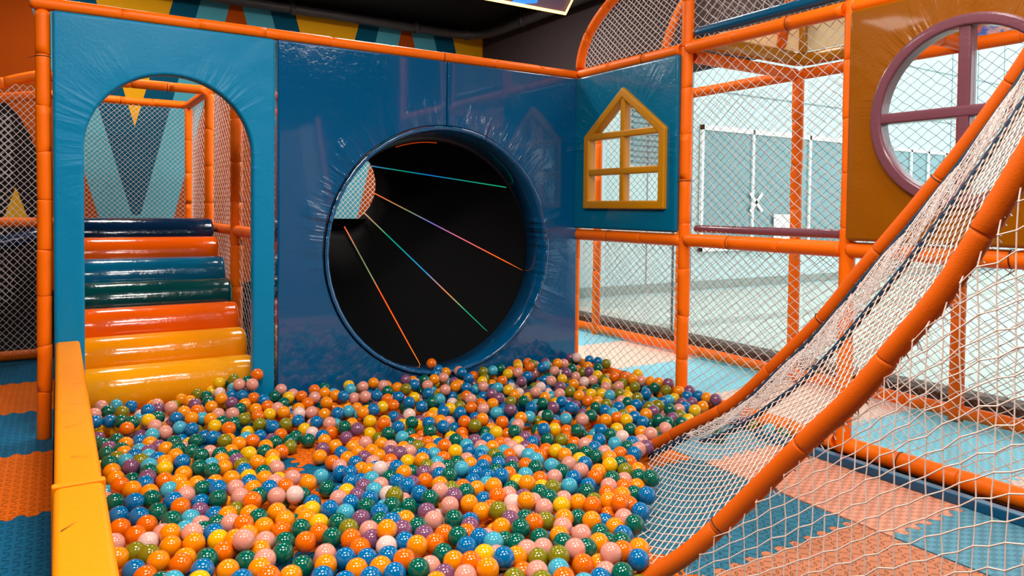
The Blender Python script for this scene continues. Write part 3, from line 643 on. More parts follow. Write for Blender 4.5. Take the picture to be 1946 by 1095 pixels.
# ------------------------------------------------------------------ yellow barrier
bw = empty('pit_barrier', (-3.51, -1.6, 0)); tag(bw, 'long yellow padded barrier along the left side of the ball pit', 'barrier')
mb = MB(); mb.box(-.06, -.84, 0, .055, 1.548, .54); mb.build('padded_section', M['barrier_vinyl'], bw, bevel=.018, seg=3)
mb = MB(); mb.box(-.062, -2.6, 0, .057, -.856, .542); mb.build('padded_section', M['barrier_vinyl'], bw, bevel=.018, seg=3)
mb = MB(); mb.box(-.066, -.862, .0, .061, -.834, .546); mb.build('joint_strap', M['barrier_vinyl'], bw, bevel=.006)
rs_ = random.Random(4); sc = MB()
for (x, y, l, a) in ((.02, .05, .1, 1.2), (.0, -.25, .16, .9), (.01, -.62, .06, 1.6), (-.03, -1.15, .05, .4), (.03, .4, .07, 1.0), (-.02, -.05, .04, 1.4)):
    d = Vector((math.sin(a), math.cos(a)-.4, 0)).normalized()*l*.5; n_ = Vector((-d.y, d.x, 0)).normalized()*.0016
    if abs(x+d.x) > .04: d.x = .03
    c = Vector((x, y, .5445)); sc.add([c-d-n_, c+d-n_*.3, c+d+n_*.3, c-d+n_], [(0, 1, 2, 3)])
sc.build('scuff_mark', M['tie'], bw)

# ------------------------------------------------------------------ nets
def wob(u, v, a, s): return a*(math.sin(3.1*u+s)*math.sin(2.7*v+s*1.7)+.5*math.sin(7*u+5*v+s))
def yz(x, ya, yb, za, zb, a=.012, s=1.): return lambda u, v: (x+wob(u, v, a, s), ya+(yb-ya)*u, za+(zb-za)*v)
def xz(y, xa, xb, za, zb, a=.012, s=1.): return lambda u, v: (xa+(xb-xa)*u, y+wob(u, v, a, s), za+(zb-za)*v)
N_ = 'white knotted safety net '
net('safety_net', yz(.05, -.06, -1.15, .07, 1.06, s=1), 13, 16, N_+'below the house-window panel', seed=1)
net('safety_net', yz(.05, -1.23, -2.34, .07, 1.06, s=2), 13, 16, N_+'in the lower bay between the two tall posts', seed=2)
net('safety_net', yz(.05, -2.42, -3.54, .07, 1.06, s=3), 13, 16, N_+'below the round-window panel', seed=3)
net('safety_net', yz(.05, -1.23, -2.34, 1.14, 2.35, s=4), 14, 18, N_+'in the window bay between the two tall posts', seed=4)
net('safety_net', yz(.04, -1.23, -2.34, 2.42, 3.6, s=5), 14, 18, N_+'above the blue pad between the tall posts', seed=5)
net('safety_net', yz(.14, -1.2, -2.36, 2.40, 3.6, .05, s=6), 12, 13, 'second white net crossing behind the one above the blue pad', seed=6, jit=.3)
net('safety_net', yz(.02, -.04, -1.15, 2.42, 3.05, .02, s=7), 20, 14, N_+'stretched in the quarter hoop', r=.003, seed=7, keep=lambda u, v: (1-u)**2+(v*.63/.6)**2 < .99)
for k in (-1, 0, 1, 2):
    nm = ['at the far corner', 'behind the house-window bay', 'behind the bay between the tall posts', 'behind the ramp'][k+1]
    net('safety_net', yz(1.25, -k*m_-.04, -(k+1)*m_+.04, .08, 2.28, .02, s=8+k), 13, 32, 'grey-brown safety net along the glass '+nm, r=.0018, seed=10+k, mat=M['cord_grey'])
net('safety_net', xz(3.52, -3.58, -2.42, 1.14, 2.30, .03, 2), 24, 24, N_+'across the top of the roller stairs', r=.0015, seed=20)
for ya, yb, nm, q in ((.06, 1.15, 'near bay', 1), (1.23, 2.34, 'middle bay', 2), (2.42, 3.53, 'far bay', 3)):
    net('safety_net', lambda u, v, ya=ya, yb=yb, q=q: (-2.36+wob(u, v, .012, q), ya+(yb-ya)*u, .05+2.25*v), 13, 30, N_+'beside the roller stairs, '+nm, r=.0016, seed=21+q)
net('safety_net', xz(2.36, -3.68, -4.75, .08, 2.25, .03, 3), 21, 38, N_+'hanging under the left hoop', r=.0027, seed=25, keep=lambda u, v: v*2.17+.08 < 2.33-1.1*(u*1.07)**1.5*.9)
net('safety_net', xz(3.3, -3.9, -4.95, .4, 2.1, .05, 4), 18, 26, 'second white net farther back on the left, behind the first', r=.002, seed=26)
net('safety_net', xz(3.2, -1.0, .35, .0, 2.2, .03, 5), 24, 36, N_+'seen through the far end of the tunnel', r=.003, seed=27)

# ------------------------------------------------------------------ net ramp
FAR = [(-.95, -1.79, -.02), (-.95, -1.92, .055), (-.95, -2.14, .205), (-.95, -2.46, .415), (-.95, -2.70, .65), (-.95, -2.91, .87), (-.95, -3.06, 1.06), (-.95, -3.22, 1.25), (-.95, -3.37, 1.44), (-.95, -3.48, 1.59), (-.95, -3.60, 1.77), (-.95, -3.76, 2.05), (-.95, -3.9, 2.33)]
NEAR = [(-1.91, -2.85, .0), (-1.87, -2.90, .045), (-1.79, -3.015, .165), (-1.71, -3.145, .343), (-1.65, -3.345, .605), (-1.63, -3.48, .765), (-1.62, -3.59, .92), (-1.62, -3.70, 1.07), (-1.62, -3.775, 1.195), (-1.62, -3.84, 1.32), (-1.62, -3.89, 1.415), (-1.62, -4.0, 1.64), (-1.62, -4.16, 2.0), (-1.62, -4.3, 2.33)]
FARC, NEARC = catmull(FAR, 8), catmull(NEAR, 8); LF, LN = arclen(FARC), arclen(NEARC)
fr_o = padded('ramp_rail', FARC, 'slimmer orange padded rail of the net ramp, ending in the balls', 'rail', r=.028, step=.36, mat=M['rail_pad'], ties=2, wob=.001)
nr_o = padded('ramp_rail', NEARC, 'nearest thick orange padded rail of the net ramp, crossing the front', 'rail', r=.031, step=.40, mat=M['rail_pad'], ties=2, wob=.001)
def ramp(t, s):
    a = sample(FARC, LF, .16+t*(LF[-1]-.2)); b = sample(NEARC, LN, .02+t*(LN[-1]-.06)); p = a.lerp(b, s)
    sag = .10*4*s*(1-s)*(.35+.65*t); p.z -= sag; p.y += sag*.35; p.z -= .012
    p.z = max(p.z, .012); return p
def tt(u): return u
rn = net('ramp_net', lambda u, v: tuple(ramp(u, .02+.97*v)), 52, 18, 'pale net slung between the two orange ramp rails', r=.0021, jit=.10, seed=31, knot=.0038, mat=M['cord_pale'])
A = []; B = []; rg = np.random.default_rng(8)
# slack bunched up along the far rail
def bunch(u, v):
    w_ = min(1, max(0, (u-.10)/.25)); s = .10+(.02+.20*w_)*v
    p = ramp(u, s); p.z += .015+.022*math.sin(v*PI)+.008*math.sin(u*60+v*9); return tuple(p)
net('gathered_slack', bunch, 75, 13, None, r=.0018, jit=.5, seed=33, parent=rn, keep=lambda u, v: u > .10)
for s0, k in ((.045, 0), (.34, 1)):
    pts = []
    for i in range(60):
        u = i/59
        if k and u < .12: continue
        w_ = min(1, max(0, (u-.10)/.25)); s = s0 if not k else .12+.22*w_
        p = ramp(u, s); p.z -= .012; pts.append(p)
    mb = MB(); mb.tube(pts, .014 if k == 0 else .011, 8); mb.build('edge_strap', M['strap'], rn, smooth=True)
# side curtain hanging from the near rail
def rail_z(y):
    for a, b in zip(NEARC[:-1], NEARC[1:]):
        if b.y <= y <= a.y: return a.z+(b.z-a.z)*(a.y-y)/max(a.y-b.y, 1e-6)
    return 0 if y > NEARC[0].y else NEARC[-1].z
rg = np.random.default_rng(5); NN = {}; TOPS = {}; A = []; B = []
ny = 40
for i in range(ny):
    y = -2.86-.0395*i
    top = rail_z(y)-.03; cellh = .038+.020*min(1, i/24)
    xo = np.interp(y, [-3.5, -3.15, -2.85], [-1.625, -1.72, -1.9])
    NN[i, -1] = (xo, y, max(top, .012)) if top > .03 else None
    if NN[i, -1] is None: del NN[i, -1]
    for j in range(60):
        z = (60-j)*cellh-.45+.021*i
        if z > top-.25*cellh or z < .0: continue
        if (i, 't') not in TOPS: TOPS[i, 't'] = j
        jy, jz = rg.uniform(-.003, .003, 2); a_ = .012 if (i+j) % 2 else -.0
        NN[i, j] = (xo+.012*math.sin(i*.5+j*.3)-.0006*i, y+jy, max(.012, z+jz+a_*.6))
for (i, j), p in NN.items():
    for q in ((i+1, j), (i, j+1)):
        if j >= 0 and q in NN: A.append(p); B.append(NN[q])
for (i, _), j in TOPS.items():
    if (i, -1) in NN: A.append(NN[i, -1]); B.append(NN[i, j])
cu = segs_mesh('side_net', A, B, .0021, M['cord_pale'], None, list(NN.values()), .0042)
tag(cu, 'large-meshed pale net hanging from the near ramp rail down to the mats', 'net')
lac = []; 
for i in range(2, len(NEARC)-4, 3):
    p = NEARC[i]; mbp = []
off = [Vector((p.x, p.y+.012, p.z-.034)) for p in NEARC[10:]]
mb = MB(); mb.tube(off, .005, 6); mb.build('lacing_rod', M['rope_teal'], cu, smooth=True)
A = []; B = []
for i in range(12, len(NEARC)-2, 2):
    p = NEARC[i]+Vector((0, .008, -.034))
    A = []; B = []
    for k in range(4): A.append(p+Vector(rg.uniform(-.004, .004, 3))); B.append(p+Vector((rg.uniform(-.012, .012), rg.uniform(-.03, .01), rg.uniform(-.035, -.005))))
    segs_mesh('lacing_knot', A, B, .002, M['cord'], cu)

# ------------------------------------------------------------------ the balls
BALLS_A = '-2166,-2932,115C;-3259,-2240,106C;-3186,-2271,101Y;-2267,-2845,112L;-3067,-2319,95B;-2194,-2862,110R;-3286,-2175,81G;-2459,-2693,114P;-2538,-2643,90O;-2992,-2357,104R;-2713,-2525,101B;-2783,-2480,85B;-2079,-2905,97B;-2387,-2710,128O;-2312,-2754,92L;-2640,-2547,105B;-3323,-2109,82R;-2009,-2931,108G;-2834,-2410,85B;-3164,-2199,103B;-2920,-2351,84O;-2238,-2776,107P;-3002,-2283,102O;-2561,-2559,105G;-2165,-2794,103C;-2483,-2592,79M;-2409,-2638,123R;-3087,-2207,85O;-3350,-2039,80B;-2658,-2474,100O;-2020,-2860,84P;-2721,-2419,86O;-3216,-2106,95R;-2249,-2709,76R;-2302,-2671,126B;-2580,-2486,111R;-2801,-2342,88O;-3139,-2129,103G;-2868,-2298,81G;-2064,-2795,94R;-3276,-2028,87O;-2970,-2215,95P;-2340,-2607,117Y;-3393,-1940,92O;-2493,-2504,73P;-2121,-2734,112L;-3020,-2162,80G;-1967,-2823,121P;-2608,-2418,100B;-1883,-2869,97B;-2416,-2532,83O;-3194,-2036,80O;-2230,-2640,98O;-2665,-2366,84B;-2167,-2679,92L;-2728,-2325,85B;-3298,-1956,85L;-3078,-2087,95R;-1977,-2775,64O;-2276,-2581,88P;-2046,-2725,115P;-2777,-2263,85P;-3016,-2108,132P;-2897,-2166,80G;-3334,-1891,76L;-1890,-2795,98R;-2419,-2457,79G;-2496,-2406,106O;-2586,-2347,102W;-2961,-2104,79O;-2165,-2604,90P;-2662,-2291,90R;-3156,-1975,101O;-2341,-2484,95B;-3225,-1925,85O;-1978,-2706,92G;-1816,-2798,91O;-3030,-2030,105O;-3395,-1800,85P;-2248,-2513,102C;-2512,-2334,94B;-2091,-2597,76P;-3075,-1972,91Y;-2416,-2382,84R;-2872,-2095,83G;-2809,-2134,86R;-3288,-1832,77W;-2022,-2623,89G;-2558,-2283,130O;-2161,-2529,83G;-1906,-2685,86O;-1837,-2727,90G;-3150,-1900,106P;-2336,-2410,103G;-2927,-2037,76P;-2663,-2201,88R;-2597,-2237,85M;-3217,-1847,98O;-2264,-2441,92B;-2716,-2149,85G;-3322,-1765,83R;-2976,-1981,90O;-3077,-1898,86B;-2423,-2308,88M;-2490,-2263,105M;-2059,-2529,78G;-2166,-2457,64G;-1842,-2656,62G;-3234,-1777,75P;-1989,-2556,82O;-2349,-2327,81R;-2742,-2078,81R;-2277,-2367,83R;-1916,-2594,85P;-3367,-1672,85R;-2211,-2397,62P;-2580,-2164,86P;-2795,-2026,88G;-2642,-2118,89L;-3103,-1828,74G;-2975,-1907,102R;-2853,-1979,75R;-2094,-2453,94G;-1767,-2656,72B;-3157,-1776,70C;-2500,-2189,109B;-3279,-1690,85R;-2415,-2234,88G;-2905,-1924,81O;-2139,-2390,83O;-3008,-1841,87P;-1819,-2585,64G;-1935,-2503,83P;-2659,-2045,88G;-2231,-2309,75M;-3194,-1701,88G;-2718,-2000,81Y;-1697,-2640,92G;-2021,-2434,91R;-2519,-2120,88G;-3046,-1780,69G;-2432,-2161,92O;-2823,-1911,84O;-1745,-2584,69O;-3299,-1605,89B;-2908,-1849,88G;-3096,-1725,56P;-2334,-2204,85P;-2265,-2242,88G;-2568,-2049,83M;-3364,-1543,85B;-2076,-2350,83M;-2744,-1929,79O;-1804,-2514,82O;-1952,-2411,75L;-1887,-2446,84O;-2195,-2244,63B;-3122,-1655,61C;-2493,-2049,92B;-2430,-2088,76G;-2924,-1776,80O;-1676,-2555,79P;-2996,-1724,72O;-3231,-1576,81G;-2603,-1967,84C;-2002,-2344,71G;-2831,-1822,85O;-1731,-2506,55B;-2086,-2277,96L;-2324,-2122,85M;-1814,-2441,66G;-3149,-1592,91R;-3034,-1661,57B;-2645,-1905,86B;-2705,-1861,80Y;-2127,-2217,79O;-1588,-2553,85B;-2427,-2015,92G;-2017,-2270,68P;-3302,-1460,96B;-1908,-2337,91P;-1967,-2297,118O;-3079,-1594,58M;-2511,-1951,84G;-1646,-2495,112R;-2225,-2129,93P;-2952,-1663,59L;-1730,-2425,94R;-2896,-1692,98R;-3167,-1520,94B;-1674,-2458,52R;-3369,-1391,85G;-1828,-2348,87Y;-2354,-2016,73G;-2141,-2139,87O;-2550,-1880,81B;-2063,-2182,65R;-1579,-2476,82R;-2270,-2041,99G;-1908,-2261,89P;-3237,-1425,83G;-3005,-1570,87G;-2389,-1952,105L;-1975,-2209,81W;-1744,-2350,82O;-3063,-1521,64B;-2176,-2072,99M;-2418,-1915,46C;-1631,-2407,87O;-3112,-1469,88P;-1834,-2271,92G;-2575,-1803,79P;-2920,-1582,81P;-2792,-1661,85P;-2855,-1620,84G;-2461,-1860,74B;-2006,-2140,91R;-2279,-1960,93B;-2336,-1923,60P;-2206,-2003,104P;-3237,-1350,83O;-1556,-2406,94O;-3298,-1309,95O;-1467,-2460,94B;-1905,-2184,79M;-1762,-2272,72P;-1650,-2338,63L;-2991,-1492,99B;-2717,-1664,78W;-2103,-2042,93G;-2038,-2081,59B;-2490,-1791,68M;-2379,-1859,77W;-3044,-1436,89G;-3108,-1394,87O;-1830,-2196,88G;-1937,-2116,73P;-3160,-1342,76C;-2799,-1568,87B;-1578,-2335,82R;-2138,-1975,89L;-2297,-1874,101B;-3336,-1217,89R;-1473,-2388,76G;-2854,-1517,80O;-2918,-1477,82P;-2415,-1793,77C;-2511,-1719,66Y;-1975,-2055,98O;-3246,-1255,90B;-1633,-2266,76G;-1756,-2184,90L;-2032,-2009,81O;-2321,-1817,55G;-2727,-1552,75R;-3008,-1374,68B;-1837,-2108,101O;-2157,-1903,89O;-2436,-1721,72M;-1889,-2060,70G;-1674,-2193,85C;-2066,-1943,73R;-3115,-1282,83O;-1525,-2282,85P;-2854,-1438,80B;-2252,-1817,85M;-3047,-1309,69O;-2364,-1739,72P;-1764,-2113,68Y;-3165,-1225,79R;-2755,-1482,76P;-1963,-1980,79C;-1453,-2299,73R;-3229,-1182,90M;-1582,-2211,73B;-2914,-1372,88O;-3286,-1135,73G;-3346,-1090,79O;-2290,-1752,78B;-2093,-1867,105G;-2622,-1532,66O;-2971,-1309,60O;-2179,-1801,76R;-1891,-1980,101B;-1997,-1913,76B;-1379,-2300,60O;-1829,-2015,73Y;-2782,-1412,76O;-2453,-1608,61B;-3086,-1208,89O;-2840,-1362,77Y;-1314,-2321,93G;-1459,-2226,86G;-1729,-2047,78R;-1600,-2127,85B;-3217,-1108,91G;-2366,-1638,67C;-1923,-1914,84B;-1510,-2170,85R;-2105,-1795,87B;-2665,-1441,66P;-3355,-1006,87O;-2971,-1241,92G;-2237,-1701,92O;-1387,-2225,66P;-1655,-2057,76P;-2286,-1652,63G;-1827,-1941,84R;-1763,-1980,82C;-2152,-1732,84M;-3017,-1181,96G;-2770,-1334,76G;-2842,-1287,81B;-1314,-2242,73G;-1947,-1843,80B;-3280,-1001,91M;-3148,-1079,84Y;-3208,-1034,94C;-1856,-1872,83G;-1453,-2121,84O;-2535,-1439,47C;-2077,-1725,85P;-2303,-1583,86W;-3360,-917,98G;-2180,-1658,69G;-2910,-1195,80O;-1515,-2070,85P;-1693,-1958,94G;-1587,-2024,78G;-1981,-1776,88C;-1333,-2170,82L;-2414,-1489,56B;-2230,-1603,84B;-1775,-1886,84G;-2958,-1137,83C;-2837,-1212,82L;-1884,-1803,86B;-2333,-1519,61O;-1379,-2113,100Y;-3139,-1005,88O;-3235,-941,92L;-2099,-1654,80L;-1258,-2173,73O;-2693,-1269,63P;-3292,-888,86C;-2012,-1690,73G;-3067,-1027,85B;-1597,-1950,85C;-1699,-1884,85R;-1808,-1815,88B;-2435,-1419,38B;-2236,-1532,58P;-1913,-1734,82O;-1450,-2017,88B;-2844,-1136,82M;-1304,-2102,88G;-1510,-1971,85P;-3161,-933,86B;-2762,-1181,75O;-3325,-820,84L;-2904,-1085,80O;-1733,-1817,80M;-2277,-1470,48B;-1838,-1744,81R;-2091,-1580,88O;-2028,-1617,72C;-2334,-1422,38O;-1626,-1866,91C;-1944,-1658,71G;-3195,-866,86C;-2142,-1527,72Y;-2688,-1175,60Y;-2979,-992,88G;-3083,-922,85O;-3250,-816,83B;-1763,-1749,83G;-1229,-2081,75R;-2410,-1337,39P;-2205,-1465,68R;-1309,-2027,94O;-1427,-1945,82Y;-3364,-725,86G;-2840,-1046,74G;-3290,-753,84O;-2265,-1397,51P;-1820,-1671,83B;-2894,-994,81G;-2335,-1344,44B;-1621,-1791,91C;-1971,-1568,71R;-2055,-1514,87B;-1465,-1876,91O;-3008,-903,87G;-1332,-1956,83G;-1690,-1729,83R;-1866,-1616,60P;-2422,-1263,39R;-3184,-781,81M;-1167,-2044,96B;-2140,-1432,84M;-3061,-850,91G;-2766,-1035,74Y;-1746,-1676,81L;-2929,-928,77P;-1549,-1784,74R;-2664,-1078,56O;-3298,-678,81G;-3110,-794,86O;-1899,-1555,89Y;-1984,-1494,70C;-3221,-716,75C;-2214,-1343,57O;-2835,-949,71O;-1198,-1977,81R;-2274,-1300,47M;-3346,-621,79M;-1261,-1932,86P;-1774,-1607,79C;-1463,-1801,89Y;-1620,-1703,84W;-1334,-1881,80G;-2341,-1245,39O;-1675,-1652,78C;-2074,-1398,72P;-2686,-1006,62G;-2451,-1152,39O;-3134,-722,79M;-1382,-1824,85G;-1095,-1999,94P;-1814,-1544,73B;-1917,-1474,96R;-1543,-1709,76R;-3368,-549,79G;-2143,-1319,57M;-3272,-608,84O;-1966,-1422,70O;-1703,-1583,84O;-1263,-1857,85B;-1470,-1724,71R;-3167,-655,83O;-2217,-1252,57O;-3061,-702,85G;-1610,-1614,80P;-2600,-992,43R;-2269,-1200,44O;-2341,-1153,39B;-2011,-1358,74L;-1102,-1925,81G;-2780,-867,79O;-2069,-1312,64O;-1013,-1968,82M;-1728,-1513,71P;-1535,-1634,70M;-1791,-1472,77C;-2964,-733,85G;-2660,-922,60O;-3208,-570,75B;-3307,-505,81G;-2836,-799,83L;-1901,-1384,74B;-2114,-1250,60P;-1267,-1782,85P;-1632,-1543,81R;-1127,-1853,85C;-2405,-1049,40M;-2270,-1125,50O;-1037,-1888,84B;-2707,-836,72R;-1933,-1316,70R;-1810,-1392,85G;-2012,-1262,61G;-2880,-717,84B;-1534,-1560,73Y;-1469,-1598,73B;-1724,-1438,81M;-2537,-924,39L;-2133,-1178,57O;-1281,-1710,70R;-3145,-533,90C;-1163,-1769,85B;-2332,-1033,38O;-1392,-1624,85G;-2196,-1113,56P;-1651,-1455,77B;-2596,-858,53G;-964,-1870,77P;-1316,-1644,75L;-2022,-1190,78C;-1873,-1275,52Y;-1466,-1523,79M;-3252,-392,103R;-1025,-1792,88W;-3079,-497,85P;-2515,-843,43G;-2356,-928,41O;-2064,-1099,81G;-2426,-869,39G;-870,-1842,94P;-2952,-526,89B;-1043,-1719,82G;-1562,-1387,85Y;-3118,-402,98P;-3004,-472,91C;-3391,-226,118B;-3221,-325,115G;-1857,-1181,85G;-1466,-1421,85G;-2777,-593,85R;-2344,-854,44B;-3270,-268,113G;-2838,-535,90Y;-1319,-1487,91B;-868,-1768,81O;-1160,-1577,85G;-1046,-1644,85B;-3141,-318,112Y;-3321,-203,104B;-2169,-917,72M;-1979,-1033,84B;-957,-1669,85Y;-1246,-1482,79Y;-1762,-1150,85B;-2738,-529,90G;-882,-1694,80G;-2554,-635,70B;-715,-1792,85P;-2791,-476,90G;-2214,-837,69G;-453,-1941,40G;-2611,-578,78L;-1597,-1214,85L;-2930,-375,107O;-3003,-328,106B;-1390,-1334,85P;-3088,-265,108G;-2838,-418,99O;-2018,-919,83R;-1801,-1052,86B;-2479,-618,69L;-1878,-992,85G;-3388,-38,111P;-100,-2099,40G;-2674,-473,89L;-2263,-725,70P;-2068,-842,82Y;-1435,-1240,85R;-1615,-1126,85R;-2871,-332,87C;-3253,-88,116L;-1727,-1046,85O;-2319,-668,69B;-2956,-267,118O;-631,-1728,87G;-558,-1765,85G;-3127,-146,124B;-2404,-597,71B;-741,-1641,85B;-2788,-351,103P;-812,-1581,92Y;-2594,-459,91R;-2713,-371,101P;-1502,-1131,85O;-3317,12,106G;-900,-1502,85O;-1010,-1429,85P;-100,-1999,40C;-1308,-1238,90O;-2884,-245,110R;-1086,-1371,85C;-630,-1653,84G;-481,-1739,85Y;-1732,-935,85O;-2523,-438,87Y;-818,-1506,86R;-3006,-130,120P;-3068,-88,109M;-537,-1670,85M;-721,-1550,89B;-2448,-458,93O;-1236,-1217,80C;-2370,-501,86W;-2663,-316,108G;-2243,-573,80O;-2177,-609,86B;-1135,-1260,85G;-920,-1395,85G;-2581,-348,102O;-748,-1480,86L;-462,-1658,85L;-2043,-663,86O;-2296,-495,80P;-100,-1875,40L;-2464,-385,101P;-2877,-124,119M;-1551,-955,85B;-3344,179,99P;-1367,-1061,85C;-617,-1532,85O;-2104,-589,82C;-3194,98,97B;-1626,-887,85B;-2622,-253,115O;-2687,-211,122M;-2507,-324,104R;-100,-1826,40M;-764,-1407,80C;-1970,-644,86B;-3267,180,94C;-2731,-135,134O;-653,-1435,85O;-530,-1506,85M;-1259,-1047,85M;-2512,-252,124B;-1394,-953,85P;-1564,-846,85Y;-2410,-313,106G;-438,-1545,92G;-2886,1,109O;-762,-1332,80B;-1901,-614,87Y;-302,-1617,85Y;-100,-1738,40B;-2557,-192,128R;-1442,-890,85R;-2280,-362,100R;-2615,-146,141B;-1691,-720,85B;-100,-1716,40R;-1124,-1071,85B;-364,-1548,82P;-1008,-1138,85M;-1490,-832,85L;-914,-1192,85B;-2664,-89,137B;-2172,-389,98O;-1827,-606,84R;-659,-1339,85B;-2621,-96,200P;-772,-1258,81G;-494,-1427,85L;-2552,-130,200P;-2359,-231,117Y;-292,-1529,82B;-2787,45,116G;-2916,130,95O;-194,-1579,85O;-537,-1360,90B;-419,-1430,85L;-1285,-881,85O;-687,-1254,88L;-2641,-23,162C;-1719,-599,86B;-2214,-285,111P;-2282,-240,115R;-1595,-667,86G;-2513,-88,248R;-1010,-1028,85G;-2561,-49,202G;-87,-1587,117M;-2052,-350,111B;-1162,-896,85L;-541,-1286,87G;-1815,-483,91R;-700,-1180,89O;-346,-1395,87B;-885,-1055,85B;-1085,-929,85G;-182,-1482,85M;-2817,178,103L;-2080,-281,105O;-1921,-381,100P;-1523,-624,86C;-2368,-88,136P;-2134,-230,115O;-1351,-720,85P;-86,-1513,109O;-1734,-471,92B;-1650,-523,89Y;-720,-1108,78R;-2693,145,167Y;-1846,-387,98B;-529,-1212,78P;-275,-1371,87C;-2732,176,111Y;-2613,108,188L;-1183,-787,85M;-420,-1238,90L;-146,-1403,102B;-80,-1438,105B;-1338,-641,86R;-204,-1347,82Y;-2619,173,149G;-1964,-228,117C;-1759,-346,104G;-1530,-477,91B;-435,-1165,81Y;-1054,-771,85O;-700,-992,85O;-530,-1096,88C;-1171,-675,86M;-80,-1360,120M;-785,-895,86P;-607,-998,86Y;-1628,-343,104L;-437,-1090,85L;-535,-1022,82Y;-892,-773,86P;-1397,-455,93P;-1740,-232,116P;-80,-1263,96O;-688,-878,86L;-136,-1204,96L;-1547,-298,110B;-1246,-471,92B;-1467,-332,106P;-1304,-423,96O;-1055,-562,88C;-80,-1165,127M;-1131,-497,90P;-146,-1106,94G;-672,-750,88M;-230,-1001,86L;-1445,-237,119G;-80,-1077,115O;-1370,-235,114O;-1082,-396,99Y;-88,-1002,108O;-1296,-230,116P;-835,-514,94M;-948,-440,97R;-174,-916,115O;-1140,-307,109B;-650,-608,96P;-102,-929,101P;-287,-747,93L;-80,-863,130Y;-743,-445,106B;-1118,-165,119B;-837,-337,113Y;-125,-780,96R;-1252,-60,134B;-180,-729,92R;-763,-352,117P;-972,-219,120L;-465,-537,116M;-273,-648,101Y;-1278,0,171R;-523,-468,124P;-897,-225,122C;-580,-390,141B;-282,-569,112M;-380,-490,128G;-637,-316,137R;-516,-351,139C;-441,-392,157O;-370,-373,143P;-80,-514,139L;-80,-420,137B;-180,-284,155W;-97,-335,136B'
